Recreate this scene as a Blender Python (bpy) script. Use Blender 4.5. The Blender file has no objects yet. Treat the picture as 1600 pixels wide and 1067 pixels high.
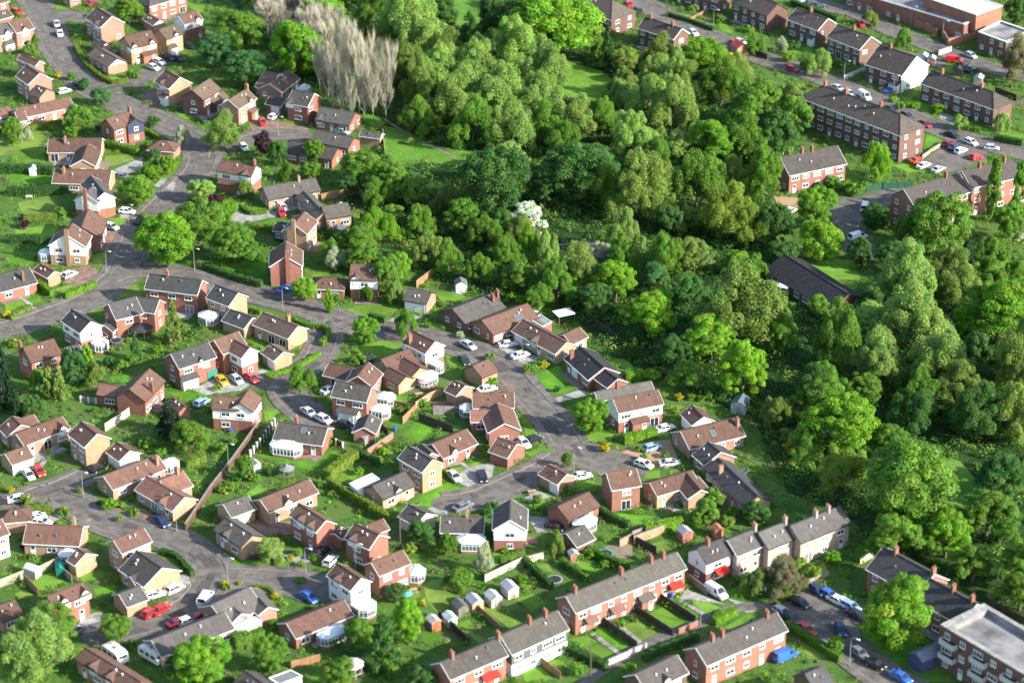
import bpy, math, random
import numpy as np
from mathutils import Matrix, Vector
random.seed(7); rng = np.random.default_rng(7)
SC = bpy.context.scene; COL = SC.collection
# ---------------------------------------------------------------- camera model (photo pixels 1600x1067)
FPX, PITCH, CAMH = 4000.0, math.radians(27.0), 255.0
CP, SP = math.cos(PITCH), math.sin(PITCH)
CROPS = dict(A=(0,0,3.953),B=(300,0,3.953),C=(600,0,3.953),D=(900,0,3.953),E=(1200,0,3.95),F=(1380,0,3.95),
 G=(0,180,3.953),H=(300,180,3.953),I=(600,250,3.953),J=(900,250,3.953),K=(1180,220,3.809),L=(1380,220,3.809),
 M=(0,420,3.953),N=(200,400,3.953),O=(480,400,3.953),P=(680,450,3.953),Q=(920,550,3.953),R=(1200,500,3.1375),
 S=(0,620,3.953),T=(280,620,3.953),U=(480,620,3.953),V=(720,680,3.953),W=(0,800,3.997),X=(280,800,3.997),
 Y=(560,800,3.997),Z=(840,800,3.997),a=(1060,760,3.953),b=(1280,800,3.997),p=(0,0,1.0))
def px(c, x, y):
    ox, oy, s = CROPS[c]
    return (ox + x / s, oy + y / s)
def at(q, z=0.0):
    """a photo pixel seen at height z -> the point of the place"""
    dx, dy = (q[0] - 800) / FPX, (533.5 - q[1]) / FPX
    d = (dx, CP + dy * SP, -SP + dy * CP)
    t = (z - CAMH) / d[2]
    return Vector((d[0] * t, d[1] * t, z))
def proj(v):
    dx, dy, dz = v[0], v[1], v[2] - CAMH
    f = dy * CP - dz * SP
    u = dy * SP + dz * CP
    return (800 + FPX * dx / f, 533.5 - FPX * u / f)
def scale_at(q):
    g = at(q); return FPX / (g.y * CP + CAMH * SP)      # photo pixels per metre
# ---------------------------------------------------------------- materials
def newmat(name):
    m = bpy.data.materials.new(name); m.use_nodes = True
    nt = m.node_tree; b = nt.nodes['Principled BSDF']
    return m, nt, b
def N(nt, t, **kw):
    n = nt.nodes.new(t)
    for k, v in kw.items(): setattr(n, k, v)
    return n
def noise(nt, vec, scale, detail=4, rough=.55):
    n = N(nt, 'ShaderNodeTexNoise'); n.inputs['Scale'].default_value = scale
    n.inputs['Detail'].default_value = detail; n.inputs['Roughness'].default_value = rough
    if vec: nt.links.new(vec, n.inputs['Vector'])
    return n.outputs['Fac']
def ramp(nt, fac, stops):
    r = N(nt, 'ShaderNodeValToRGB'); el = r.color_ramp.elements
    while len(el) < len(stops): el.new(.5)
    for e, (p, c) in zip(el, stops):
        e.position = p; e.color = (c[0], c[1], c[2], 1) if not isinstance(c, (int, float)) else (c, c, c, 1)
    nt.links.new(fac, r.inputs['Fac']); return r.outputs['Color']
def mix(nt, a, b, fac, mode='MIX'):
    n = N(nt, 'ShaderNodeMix', data_type='RGBA', blend_type=mode)
    for sock, v in ((n.inputs[0], fac), (n.inputs[6], a), (n.inputs[7], b)):
        if hasattr(v, 'is_output'): nt.links.new(v, sock)
        elif isinstance(v, (int, float)): sock.default_value = v
        else: sock.default_value = (*v, 1)
    return n.outputs[2]
def pos(nt): return N(nt, 'ShaderNodeNewGeometry').outputs['Position']
def bump(nt, b, h, strength, dist=.05):
    n = N(nt, 'ShaderNodeBump'); n.inputs['Strength'].default_value = strength; n.inputs['Distance'].default_value = dist
    nt.links.new(h, n.inputs['Height']); nt.links.new(n.outputs['Normal'], b.inputs['Normal'])
def objcol(nt): return N(nt, 'ShaderNodeObjectInfo').outputs['Color']
M = {}
def flat(key, name, col, rough=.7, metal=0, var=.12, sc=1.5):
    m, nt, b = newmat(name)
    f = noise(nt, pos(nt), sc, 5)
    c = ramp(nt, f, [(.3, tuple(x*(1-var) for x in col)), (.7, tuple(min(1, x*(1+var)) for x in col))])
    nt.links.new(c, b.inputs['Base Color']); b.inputs['Roughness'].default_value = rough; b.inputs['Metallic'].default_value = metal
    M[key] = m; return m
def tinted(key, name, rough, var=.2, sc=.9, fine=9.0, ribs=False, brick=False):
    """colour of the object itself, mottled by weather"""
    m, nt, b = newmat(name); p = pos(nt); oc = objcol(nt)
    f1 = ramp(nt, noise(nt, p, sc, 4, .6), [(.3, 1 - var), (.7, 1 + var*.8)])
    f2 = ramp(nt, noise(nt, p, fine, 3, .7), [(.25, .78), (.75, 1.2)])
    c = mix(nt, oc, f1, 1.0, 'MULTIPLY'); c = mix(nt, c, f2, 1.0, 'MULTIPLY')
    if ribs:
        uv = N(nt, 'ShaderNodeUVMap').outputs['UV']
        w = N(nt, 'ShaderNodeTexWave', wave_type='BANDS', bands_direction='Y', wave_profile='SAW'); w.inputs['Scale'].default_value = 2*math.pi/20/.34
        w.inputs['Distortion'].default_value = .15
        nt.links.new(uv, w.inputs['Vector'])
        c = mix(nt, c, ramp(nt, w.outputs['Fac'], [(0, .72), (.3, 1.04), (1, 1.08)]), .7, 'MULTIPLY')
        st = N(nt, 'ShaderNodeMapping'); st.inputs['Scale'].default_value = (1.6, .16, 1); nt.links.new(uv, st.inputs['Vector'])
        c = mix(nt, c, ramp(nt, noise(nt, st.outputs['Vector'], 1.5, 5, .7), [(.3, .62), (.72, 1.28)]), .85, 'MULTIPLY')
        li = ramp(nt, noise(nt, p, 2.3, 6, .75), [(.56, 0), (.72, .6)])
        c = mix(nt, c, (.17, .165, .10), li)
        bump(nt, b, w.outputs['Fac'], .45, .05)
    if brick:
        uv = N(nt, 'ShaderNodeUVMap').outputs['UV']
        br = N(nt, 'ShaderNodeTexBrick'); br.inputs['Scale'].default_value = 1.0
        br.inputs['Brick Width'].default_value = .23; br.inputs['Row Height'].default_value = .078; br.inputs['Mortar Size'].default_value = .009
        br.inputs['Color1'].default_value = (.82, .82, .82, 1); br.inputs['Color2'].default_value = (1.14, 1.1, 1.06, 1); br.inputs['Mortar'].default_value = (1.1, 1.2, 1.25, 1)
        nt.links.new(uv, br.inputs['Vector'])
        c = mix(nt, c, br.outputs['Color'], .8, 'MULTIPLY')
        bs = N(nt, 'ShaderNodeMapping'); bs.inputs['Scale'].default_value = (.8, .8, .25); nt.links.new(p, bs.inputs['Vector'])
        c = mix(nt, c, ramp(nt, noise(nt, bs.outputs['Vector'], 1.2, 5, .7), [(.35, .8), (.7, 1.1)]), .7, 'MULTIPLY')
    nt.links.new(c, b.inputs['Base Color']); b.inputs['Roughness'].default_value = rough
    b.inputs['Specular IOR Level'].default_value = .3
    M[key] = m
tinted('roof', 'roof tiles', .82, ribs=True)
tinted('brick', 'brickwork', .88, var=.12, brick=True)
tinted('render', 'painted render', .8, var=.06, sc=.5, fine=5)
tinted('timber', 'weathered timber', .85, var=.25, sc=1.4, fine=14)
flat('white', 'white upvc', (.78, .78, .76), .4, var=.05)
flat('trimdark', 'dark stained board', (.05, .035, .03), .6)
flat('lead', 'grey lead and felt', (.17, .17, .18), .7)
flat('pot', 'terracotta pot', (.36, .15, .09), .8)
flat('polycarb', 'conservatory roof sheet', (.62, .66, .68), .25, var=.06)
flat('rubber', 'tyre rubber', (.02, .02, .02), .8)
flat('lampglass', 'clear lens', (.75, .75, .72), .15)
flat('taillens', 'red lens', (.35, .02, .02), .25)
flat('steel', 'galvanised steel', (.42, .43, .43), .45, .6)
flat('bark', 'tree bark', (.11, .085, .06), .9, var=.35, sc=4)
flat('birchbark', 'pale bark', (.38, .35, .29), .9, var=.3, sc=4)
flat('asphalt_flat', 'felt roof', (.2, .195, .19), .9, var=.55, sc=.25)
m, nt, b = newmat('window glass'); b.inputs['Base Color'].default_value = (.025, .03, .036, 1); b.inputs['Roughness'].default_value = .07; M['glass'] = m
m, nt, b = newmat('glass with net curtain'); b.inputs['Base Color'].default_value = (.22, .215, .2, 1); b.inputs['Roughness'].default_value = .15; M['curtain'] = m
m, nt, b = newmat('conservatory glass'); b.inputs['Base Color'].default_value = (.10, .13, .14, 1); b.inputs['Roughness'].default_value = .06; M['cglass'] = m
m, nt, b = newmat('car paint'); oc = objcol(nt); nt.links.new(oc, b.inputs['Base Color']); b.inputs['Roughness'].default_value = .28
b.inputs['Coat Weight'].default_value = .6; b.inputs['Coat Roughness'].default_value = .05; M['paint'] = m
# leaves: colour of the tree x colour of the clump, thin and letting light through
m, nt, b = newmat('foliage'); oc = objcol(nt)
at_ = N(nt, 'ShaderNodeAttribute', attribute_name='tint')
c = mix(nt, oc, at_.outputs['Color'], 1.0, 'MULTIPLY')
nt.links.new(c, b.inputs['Base Color']); b.inputs['Roughness'].default_value = .62; b.inputs['Specular IOR Level'].default_value = .25
tr = N(nt, 'ShaderNodeBsdfTranslucent'); tc = mix(nt, c, (1.1, 1.3, .5), 1.0, 'MULTIPLY'); nt.links.new(tc, tr.inputs['Color'])
ms = N(nt, 'ShaderNodeMixShader'); ms.inputs[0].default_value = .36
nt.links.new(b.outputs[0], ms.inputs[1]); nt.links.new(tr.outputs[0], ms.inputs[2])
nt.links.new(ms.outputs[0], nt.nodes['Material Output'].inputs['Surface']); M['leaf'] = m
m, nt, b = newmat('twigs'); oc = objcol(nt); nt.links.new(oc, b.inputs['Base Color']); b.inputs['Roughness'].default_value = .9; M['twig'] = m
def ground_mat(key, name, stops, s1, s2, rough=.95, bmp=.6, s3=None):
    m, nt, b = newmat(name); p = pos(nt)
    c = ramp(nt, noise(nt, p, s1, 6, .65), stops)
    c = mix(nt, c, ramp(nt, noise(nt, p, s2, 4, .7), [(.25, .6), (.75, 1.35)]), 1.0, 'MULTIPLY')
    if s3: c = mix(nt, c, ramp(nt, noise(nt, p, s3, 3, .6), [(.35, .72), (.65, 1.2)]), 1.0, 'MULTIPLY')
    nt.links.new(c, b.inputs['Base Color']); b.inputs['Roughness'].default_value = rough; b.inputs['Specular IOR Level'].default_value = .15
    bump(nt, b, noise(nt, p, s2, 4, .7), bmp, .15)
    M[key] = m
ground_mat('ground', 'garden ground', [(.3, (.04, .095, .016)), (.52, (.075, .15, .026)), (.62, (.095, .13, .04)), (.74, (.16, .135, .09))], .16, 2.2)
ground_mat('lawn', 'mown lawn', [(.28, (.085, .185, .018)), (.62, (.14, .265, .032)), (.8, (.19, .235, .06))], .3, 3.2, bmp=.3, s3=.09)
ground_mat('lawn_dry', 'dry mown lawn', [(.28, (.115, .19, .028)), (.6, (.17, .25, .045)), (.8, (.23, .235, .08))], .3, 3.2, bmp=.3, s3=.12)
ground_mat('lawn_lush', 'lush lawn', [(.28, (.065, .175, .014)), (.65, (.115, .27, .024)), (.85, (.15, .25, .04))], .3, 3.6, bmp=.3, s3=.1)
ground_mat('rough', 'rough grass', [(.3, (.06, .16, .016)), (.6, (.11, .235, .03)), (.75, (.16, .21, .055))], .12, 1.7)
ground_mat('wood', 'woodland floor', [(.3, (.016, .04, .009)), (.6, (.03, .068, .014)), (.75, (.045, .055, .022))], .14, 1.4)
ground_mat('road', 'worn tarmac', [(.3, (.12, .106, .092)), (.7, (.165, .148, .13))], .12, 5.0, .85, .15, s3=.45)
ground_mat('pave', 'pavement tarmac', [(.3, (.13, .115, .10)), (.7, (.17, .152, .134))], .2, 5.0, .9, .15, s3=.5)
ground_mat('kerb', 'concrete kerb', [(.3, (.20, .18, .155)), (.7, (.27, .245, .215))], .5, 5.0, .9, .15)
ground_mat('concrete', 'concrete drive', [(.3, (.27, .26, .24)), (.7, (.36, .345, .32))], .3, 5.0, .9, .15, s3=.7)
ground_mat('pavers', 'block paving', [(.3, (.19, .125, .095)), (.7, (.26, .18, .14))], .4, 7.0, .9, .2, s3=.8)
ground_mat('gravel', 'pinkish paving', [(.3, (.33, .22, .13)), (.7, (.42, .28, .17))], .4, 7.0, .9, .2)
ground_mat('sand', 'earth and gravel', [(.3, (.16, .13, .09)), (.7, (.27, .22, .15))], .4, 5.0, .95, .3)
ground_mat('patch_dark', 'newer tarmac patch', [(.3, (.075, .068, .062)), (.7, (.10, .092, .084))], .3, 6, .9, .15)
ground_mat('patch_light', 'old tarmac patch', [(.3, (.15, .137, .122)), (.7, (.18, .165, .148))], .3, 6, .9, .15)
ground_mat('marking', 'worn road paint', [(.3, (.4, .39, .36)), (.7, (.62, .61, .58))], 1.5, 6, .8, .1)
# ---------------------------------------------------------------- mesh building
class MB:
    def __init__(s): s.v, s.f, s.mi, s.uv = [], [], [], {}
    def add(s, verts, faces, mi=0, uvs=None):
        o = len(s.v); s.v += [tuple(x) for x in verts]
        for k, f in enumerate(faces):
            if uvs: s.uv[len(s.f)] = uvs[k]
            s.f.append(tuple(o + i for i in f)); s.mi.append(mi)
    def box(s, c, d, rot=0, mi=0, taper=1.0):
        hx, hy, hz = d[0]/2, d[1]/2, d[2]/2; cr, sr = math.cos(rot), math.sin(rot)
        vs = []
        for z in (-1, 1):
            k = taper if z > 0 else 1
            for x, y in ((-1,-1),(1,-1),(1,1),(-1,1)):
                X, Y = x*hx*k, y*hy*k
                vs.append((c[0]+X*cr-Y*sr, c[1]+X*sr+Y*cr, c[2]+z*hz))
        s.add(vs, [(3,2,1,0),(4,5,6,7),(0,1,5,4),(1,2,6,5),(2,3,7,6),(3,0,4,7)], mi)
    def bar(s, a, b, w, h, mi=0):
        """a rectangular bar from a to b"""
        a, b = Vector(a), Vector(b); d = (b-a)
        if d.length < 1e-6: return
        d.normalize()
        side = d.cross(Vector((0,0,1)))
        if side.length < 1e-4: side = Vector((1,0,0))
        side.normalize(); up = side.cross(d)
        vs = []
        for q in (a, b):
            for x, y in ((-1,-1),(1,-1),(1,1),(-1,1)): vs.append(q + side*(x*w/2) + up*(y*h/2))
        s.add(vs, [(3,2,1,0),(4,5,6,7),(0,1,5,4),(1,2,6,5),(2,3,7,6),(3,0,4,7)], mi)
    def tube(s, pts, rads, n=6, mi=0, cap=True):
        pts = [Vector(p) for p in pts]; rings = []
        for i, p in enumerate(pts):
            d = (pts[min(i+1, len(pts)-1)] - pts[max(i-1, 0)]).normalized()
            x = d.cross(Vector((.31, .95, .05))).normalized(); y = d.cross(x)
            rings.append([p + (x*math.cos(2*math.pi*k/n) + y*math.sin(2*math.pi*k/n))*rads[i] for k in range(n)])
        vs = [q for r in rings for q in r]; fs = []
        for i in range(len(pts)-1):
            for k in range(n): fs.append((i*n+k, i*n+(k+1)%n, (i+1)*n+(k+1)%n, (i+1)*n+k))
        if cap: fs.append(tuple(range((len(pts)-1)*n, len(pts)*n)))
        s.add(vs, fs, mi)
    def prism(s, poly, z0, z1, mi=0):
        n = len(poly)
        a = sum(poly[i][0]*poly[(i+1)%n][1]-poly[(i+1)%n][0]*poly[i][1] for i in range(n))
        if a < 0: poly = poly[::-1]
        vs = [(p[0], p[1], z0) for p in poly] + [(p[0], p[1], z1) for p in poly]
        s.add(vs, [tuple(range(n, 2*n)), tuple(range(n-1, -1, -1))] + [(i, (i+1)%n, n+(i+1)%n, n+i) for i in range(n)], mi)
    def mesh(s, name, mats):
        me = bpy.data.meshes.new(name); me.from_pydata(s.v, [], s.f)
        for k in mats: me.materials.append(M[k])
        if len(mats) > 1: me.polygons.foreach_set('material_index', s.mi)
        if s.uv:
            ul = me.uv_layers.new(name='UVMap')
            for fi, uv in s.uv.items():
                for li, q in zip(me.polygons[fi].loop_indices, uv): ul.data[li].uv = q
        me.update(); return me
    def build(s, name, mats, parent=None, loc=(0,0,0), col=None):
        return link(name, s.mesh(name, [mats] if isinstance(mats, str) else mats), parent, loc, col)
def link(name, data, parent=None, loc=(0,0,0), col=None, mat=None):
    o = bpy.data.objects.new(name, data); COL.objects.link(o); o.parent = parent
    if mat is not None: o.matrix_local = mat
    else: o.location = loc
    if col: o.color = (*col, 1)
    return o
def empty(name, loc, rz=0):
    o = bpy.data.objects.new(name, None); COL.objects.link(o); o.location = loc; o.rotation_euler = (0,0,rz); o.empty_display_size = .3
    return o
def structure(name, mb, mat):
    o = mb.build(name, mat); o['kind'] = 'structure'; return o
THINGS = []        # everything that waits for a label: obj, phrase, category, group, world point
REFS = []          # houses and landmarks other labels point at: (world point, phrase, radius)
def reg(o, phrase, cat, group=None, p=None, fixed=False, rels=None):
    o['category'] = cat
    if group: o['group'] = group
    p = Vector(p if p is not None else o.location)
    THINGS.append(dict(o=o, ph=phrase, cat=cat, p=p, q=proj(p), fixed=fixed, rels=rels))
def inpoly(x, y, poly):
    c = False; j = len(poly)-1
    for i in range(len(poly)):
        xi, yi, xj, yj = poly[i][0], poly[i][1], poly[j][0], poly[j][1]
        if (yi > y) != (yj > y) and x < (xj-xi)*(y-yi)/(yj-yi)+xi: c = not c
        j = i
    return c
# ---------------------------------------------------------------- houses
ROOF = dict(rb=(.128,.07,.051), br=(.13,.09,.067), gb=(.082,.073,.064), sl=(.066,.063,.063), pk=(.21,.105,.08), gl=(.105,.098,.09), scarlet=(.55,.03,.02), vb=(.022,.021,.024), bk=(.04,.037,.04), dk=(.085,.068,.056))
WALL = dict(red=(.285,.13,.09), buff=(.385,.255,.16), dk=(.155,.088,.068), pink=(.36,.21,.15), pale=(.44,.34,.285), white=(.78,.77,.74), cream=(.66,.58,.46), navy=(.045,.06,.10), black=(.03,.03,.035), gtile=(.12,.12,.13))
FOOT = []          # house footprints, to keep planting and cars out of them
EAVE = {1: 2.6, 1.3: 3.0, 1.5: 3.6, 2: 4.95, 3: 7.5}
_win = {}
def win_mesh(w, h, kind):
    k = (w, h, kind)
    if k in _win: return _win[k]
    f, g = MB(), MB(); t = .10
    f.box((-w/2+t/2, .03, 0), (t, .1, h)); f.box((w/2-t/2, .03, 0), (t, .1, h))
    f.box((0, .03, h/2-t/2), (w-2*t, .1, t)); f.box((0, .03, -h/2+t/2), (w-2*t, .1, t))
    nb = {'w': max(1, round(w/.75)), 'p': 2, 'd': 1}[kind]
    for i in range(1, nb): f.box((-w/2+w*i/nb, .03, 0), (.08, .09, h-2*t))
    if kind == 'w':
        f.box((0, .03, h*.2), (w-2*t, .085, .06)); f.box((0, .08, -h/2-.03), (w+.14, .2, .06))
    if kind == 'd': f.box((0, .02, -h*.22), (w-2*t, .06, h*.52)); f.box((0, .025, h*.1), (w-2*t, .07, .09))
    g.add([(-w/2+t*.9, .035, -h/2+t*.9), (w/2-t*.9, .035, -h/2+t*.9), (w/2-t*.9, .035, h/2-t*.9), (-w/2+t*.9, .035, h/2-t*.9)], [(3,2,1,0)])
    _win[k] = (f.mesh({'w':'window','p':'patio_door','d':'door'}[kind], ['white']), g.mesh('pane', ['glass']), g.mesh('pane', ['curtain'])); return _win[k]
_gd = {}
def gd_mesh(col):
    if col in _gd: return _gd[col]
    m = MB(); w, h = 2.3, 2.1
    m.box((0, .02, 0), (w, .08, h))
    for i in range(1, 5): m.box((0, .065, -h/2+h*i/5), (w-.1, .012, .035), mi=1)
    for x in (-w/2-.04, w/2+.04): m.box((x, .03, 0), (.08, .12, h+.08))
    key = {'w': 'white', 'd': 'trimdark'}.get(col, 'white')
    if col == 'g':
        if 'ggreen' not in M: flat('ggreen', 'green door paint', (.02, .20, .15), .5)
        key = 'ggreen'
    _gd[col] = m.mesh('garage_door', [key, 'lead']); return _gd[col]
class Blk: pass
def solve(c, x1, y1, x2, y2, ex, ey, st, fl=''):
    B = Blk(); B.fl = fl; B.st = st; B.ze = EAVE[st]
    B.pt = math.radians(26 if 'l' in fl else (29 if st < 1.4 else 34))
    P1, P2, E = px(c, x1, y1), px(c, x2, y2), px(c, ex, ey); zr = B.ze + 2.4
    for _ in range(12):
        a_, b_, e_ = at(P1, zr), at(P2, zr), at(E, B.ze)
        u = (b_ - a_); u.z = 0; L = u.length; u.normalize()
        d = e_ - a_; d.z = 0
        perp = d - u * d.dot(u); w = min(max(perp.length, 1.6), 7.2)
        zr = .5*zr + .5*(B.ze + w * math.tan(B.pt))
    v = Vector((-u.y, u.x, 0))
    if v.dot(perp) < 0: v = -v
    B.O = Vector((a_.x, a_.y, 0)); B.U, B.V, B.L, B.w, B.zr = u, v, L, w, zr
    B.h1 = 'h1' in fl or 'hh' in fl
    B.h2 = 'h2' in fl or 'hh' in fl
    B.u0 = -w*.85 if B.h1 else .22; B.u1 = L + w*.85 if B.h2 else L - .22
    B.e0 = -w*.85-.3 if B.h1 else 0.0; B.e1 = L + w*.85+.3 if B.h2 else L
    B.wv = w - .32
    return B
def jit(c, a=.1):
    k = 1 + random.uniform(-a, a); return tuple(min(.9, x*k*(1+random.uniform(-.03,.03))) for x in c)
def House(ref, cat, roof, wall, blocks, ch=(), cons=(), dm=(), gd=(), po=(), vents=2, sky=(), trim=None, nowin='', name=None, rcols=None, gwin=.4, label=None):
    Bs = [solve(*b) for b in blocks]
    cen = sum((b.O + b.U*(b.L/2) for b in Bs[:1]), Vector())
    root = empty(name or {'bungalow':'bungalow','garage':'garage','house':'brick_house','terrace':'terraced_house','flats':'block_of_flats'}.get(cat, 'brick_house'), cen)
    rc, wc = jit(ROOF[roof], .2), jit(WALL[wall], .1); hash_ = random.random()
    for bi, B in enumerate(Bs):
        FOOT.append((B.O, B.U, B.V, B.u0, B.u1, B.wv))
        T = lambda u, v, z: B.O + B.U*u + B.V*v + Vector((0,0,z)) - cen
        flip = B.U.cross(B.V).z < 0
        tp = math.tan(B.pt); zb = B.ze + .32*tp - .14
        def body(mb, z0, off, gable):
            u0, u1, w = B.u0-off, B.u1+off, B.wv+off
            zw = zb; za = zw + (w*tp if gable else 0)
            f = []
            vs = [(u0,-w,z0),(u1,-w,z0),(u1,w,z0),(u0,w,z0),(u0,-w,zw),(u1,-w,zw),(u1,w,zw),(u0,w,zw)]
            faces = [(0,1,5,4),(2,3,7,6)]
            uvs = [[(x[0], x[2]) for x in (vs[i] for i in fc)] for fc in faces]
            if gable:
                vs += [(u0,0,za),(u1,0,za)]
                g1, g2 = [(3,0,4,8,7)], [(1,2,6,9,5)]
                if B.h1: g1 = [(3,0,4,7)]
                if B.h2: g2 = [(1,2,6,5)]
                ge = g1 + g2
            else: ge = [(3,0,4,7),(1,2,6,5)]
            faces += ge; uvs += [[(vs[i][1], vs[i][2]) for i in fc] for fc in ge]
            if flip: faces = [fc[::-1] for fc in faces]; uvs = [q[::-1] for q in uvs]
            mb.add([T(*q) for q in vs], faces, 0, uvs)
        if 'w' in B.fl:
            m = MB(); body(m, 0, 0, True); m.build('wall', 'brick', root, col=wc)
            m = MB(); body(m, 2.55, .04, True); m.build('upper_wall', 'render', root, col=WALL['navy'] if 'y' in B.fl else jit(WALL['white'], .03))
        elif 't' in B.fl:
            m = MB(); body(m, 0, 0, True); m.build('wall', 'render', root, col=jit(WALL['white'], .03))
            m = MB(); body(m, 2.55, .04, True); m.build('upper_wall', 'brick', root, col=WALL['gtile'])
        else:
            m = MB(); body(m, 0, 0, True); m.build('wall', 'render' if wall in ('white','cream') else 'brick', root, col=wc)
        if 'v2' in B.fl:
            q = lambda v, z: T(B.u1+.03, v, z)
            m = MB(); m.add([q(-B.wv,0),q(B.wv,0),q(B.wv,zb),q(0,zb+B.wv*tp),q(-B.wv,zb)], [(0,1,2,3,4)]); m.build('gable_panel', 'render', root, col=WALL['white'])
        if 'g' in B.fl:
            for uu, hip in ((B.u0-.03, B.h1), (B.u1+.03, B.h2)):
                if hip: continue
                m = MB(); m.add([T(uu,-B.wv*.97,zb+.02),T(uu,B.wv*.97,zb+.02),T(uu,0,zb+B.wv*.97*tp)], [(0,1,2)])
                m.build('gable_panel', 'render', root, col=WALL['white'])
        # roof
        r = MB(); th = .16; zr, ze, w = B.zr, B.ze, B.w
        e0, e1 = B.e0, B.e1; r0, r1 = (0, B.L)
        sl = math.hypot(w, w*tp)
        vs = [(e0,w,ze),(e1,w,ze),(e1,-w,ze),(e0,-w,ze),(r0,0,zr),(r1,0,zr)]
        lo = [(e0,w,ze-th),(e1,w,ze-th),(e1,-w,ze-th),(e0,-w,ze-th)]
        if B.h1 or B.h2:
            vs += lo
            fs = [(0,1,5,4),(2,3,4,5)]
            uv = [[(e0,0),(e1,0),(r1,sl),(r0,sl)],[(e1,0),(e0,0),(r0,sl),(r1,sl)]]
            if B.h1: fs.append((3,0,4)); uv.append([(-w,0),(w,0),(0,sl)])
            if B.h2: fs.append((1,2,5)); uv.append([(-w,0),(w,0),(0,sl)])
            fs += [(6,7,1,0),(7,8,2,1),(8,9,3,2),(9,6,0,3)]; uv += [[(0,0)]*4]*4
            if not B.h1: vs.append((r0,0,zr-th)); k=len(vs)-1; fs.append((6,0,4,k)); uv.append([(0,0)]*4); fs.append((3,9,k,4)); uv.append([(0,0)]*4)
            if not B.h2: vs.append((r1,0,zr-th)); k=len(vs)-1; fs.append((1,7,k,5)); uv.append([(0,0)]*4); fs.append((8,2,5,k)); uv.append([(0,0)]*4)
        else:
            vs += lo + [(r0,0,zr-th),(r1,0,zr-th)]
            fs = [(0,1,5,4),(2,3,4,5),(6,7,1,0),(8,9,3,2),(6,0,4,10),(10,4,3,9),(1,7,11,5),(5,11,8,2),(7,6,10,11),(9,8,11,10)]
            uv = [[(e0,0),(e1,0),(r1,sl),(r0,sl)],[(e1,0),(e0,0),(r0,sl),(r1,sl)]] + [[(0,0)]*4]*8
        if not flip: fs = [f[::-1] for f in fs]; uv = [q[::-1] for q in uv]
        fs = [f[::-1] for f in fs]; uv = [q[::-1] for q in uv]
        r.add([T(*q) for q in vs], fs, 0, uv)
        rcb = rc if not rcols or bi >= len(rcols) or not rcols[bi] else jit(ROOF[rcols[bi]])
        ro = r.build('roof', 'roof', root, col=rcb)
        k = MB(); k.bar(T(r0,0,zr+.01), T(r1,0,zr+.01), .26, .12)
        if B.h1:
            for s in (1,-1): k.bar(T(r0,0,zr), T(e0,w*s,ze+.02), .2, .1)
        if B.h2:
            for s in (1,-1): k.bar(T(r1,0,zr), T(e1,w*s,ze+.02), .2, .1)
        k.build('ridge_tiles', 'roof', ro, col=tuple(min(.8, x*1.22) for x in rcb))
        tm = {None: 'white' if hash_ < .68 else 'trimdark', 'white': 'white'}.get(trim, 'trimdark')
        for uu, hip, nrm in ((e0-.03, B.h1, -B.U), (e1+.03, B.h2, B.U)):
            if hip: continue
            k = MB()
            for s in (1,-1): k.bar(T(uu,0,zr-.09), T(uu,(w+.02)*s,ze-.11), .05, .19)
            k.build('bargeboard', tm, root)
        for s in (1,-1):
            if (B.V*s).y < .35:
                k = MB(); k.bar(T(e0,(w+.06)*s,ze-.1), T(e1,(w+.06)*s,ze-.1), .12, .13)
                k.build('gutter', tm, root)
        # walls with openings
        Lw = B.u1-B.u0
        walls = {'e': (T((B.u0+B.u1)/2, B.wv, 0), B.V, Lw), 'f': (T((B.u0+B.u1)/2, -B.wv, 0), -B.V, Lw),
                 '1': (T(B.u0, 0, 0), -B.U, 2*B.wv), '2': (T(B.u1, 0, 0), B.U, 2*B.wv)}
        B.walls = walls
        off0 = .04 if ('w' in B.fl or 't' in B.fl) else 0
        def put(wk, x, z, mesh, up=False):
            p, n, L = walls[wk]; X = n.cross(Vector((0,0,1)))
            q = p + X*x + Vector((0,0,z)) + n*(.005 + (off0 if up else 0))
            wpt = q + cen + n*.4
            for b2 in Bs:
                if b2 is B: continue
                d = wpt - b2.O
                if b2.u0 < d.dot(b2.U) < b2.u1 and abs(d.dot(b2.V)) < b2.wv and z < b2.zr-.6: return None
            mt = Matrix((( X.x, n.x, 0, q.x), (X.y, n.y, 0, q.y), (0, 0, 1, q.z), (0,0,0,1)))
            if isinstance(mesh, tuple):
                o = link(mesh[0].name.split('.')[0], mesh[0], root, mat=mt); link('pane', mesh[2 if random.random() < .3 else 1], o)
            else: o = link('garage_door', mesh, root, mat=mt)
            return o
        taken = {k: [] for k in walls}
        for g in gd:
            if g[0] == bi:
                put(g[1], -g[2]*walls[g[1]][2], 1.07, gd_mesh(g[3])); taken[g[1]].append(-g[2]*walls[g[1]][2])
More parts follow.
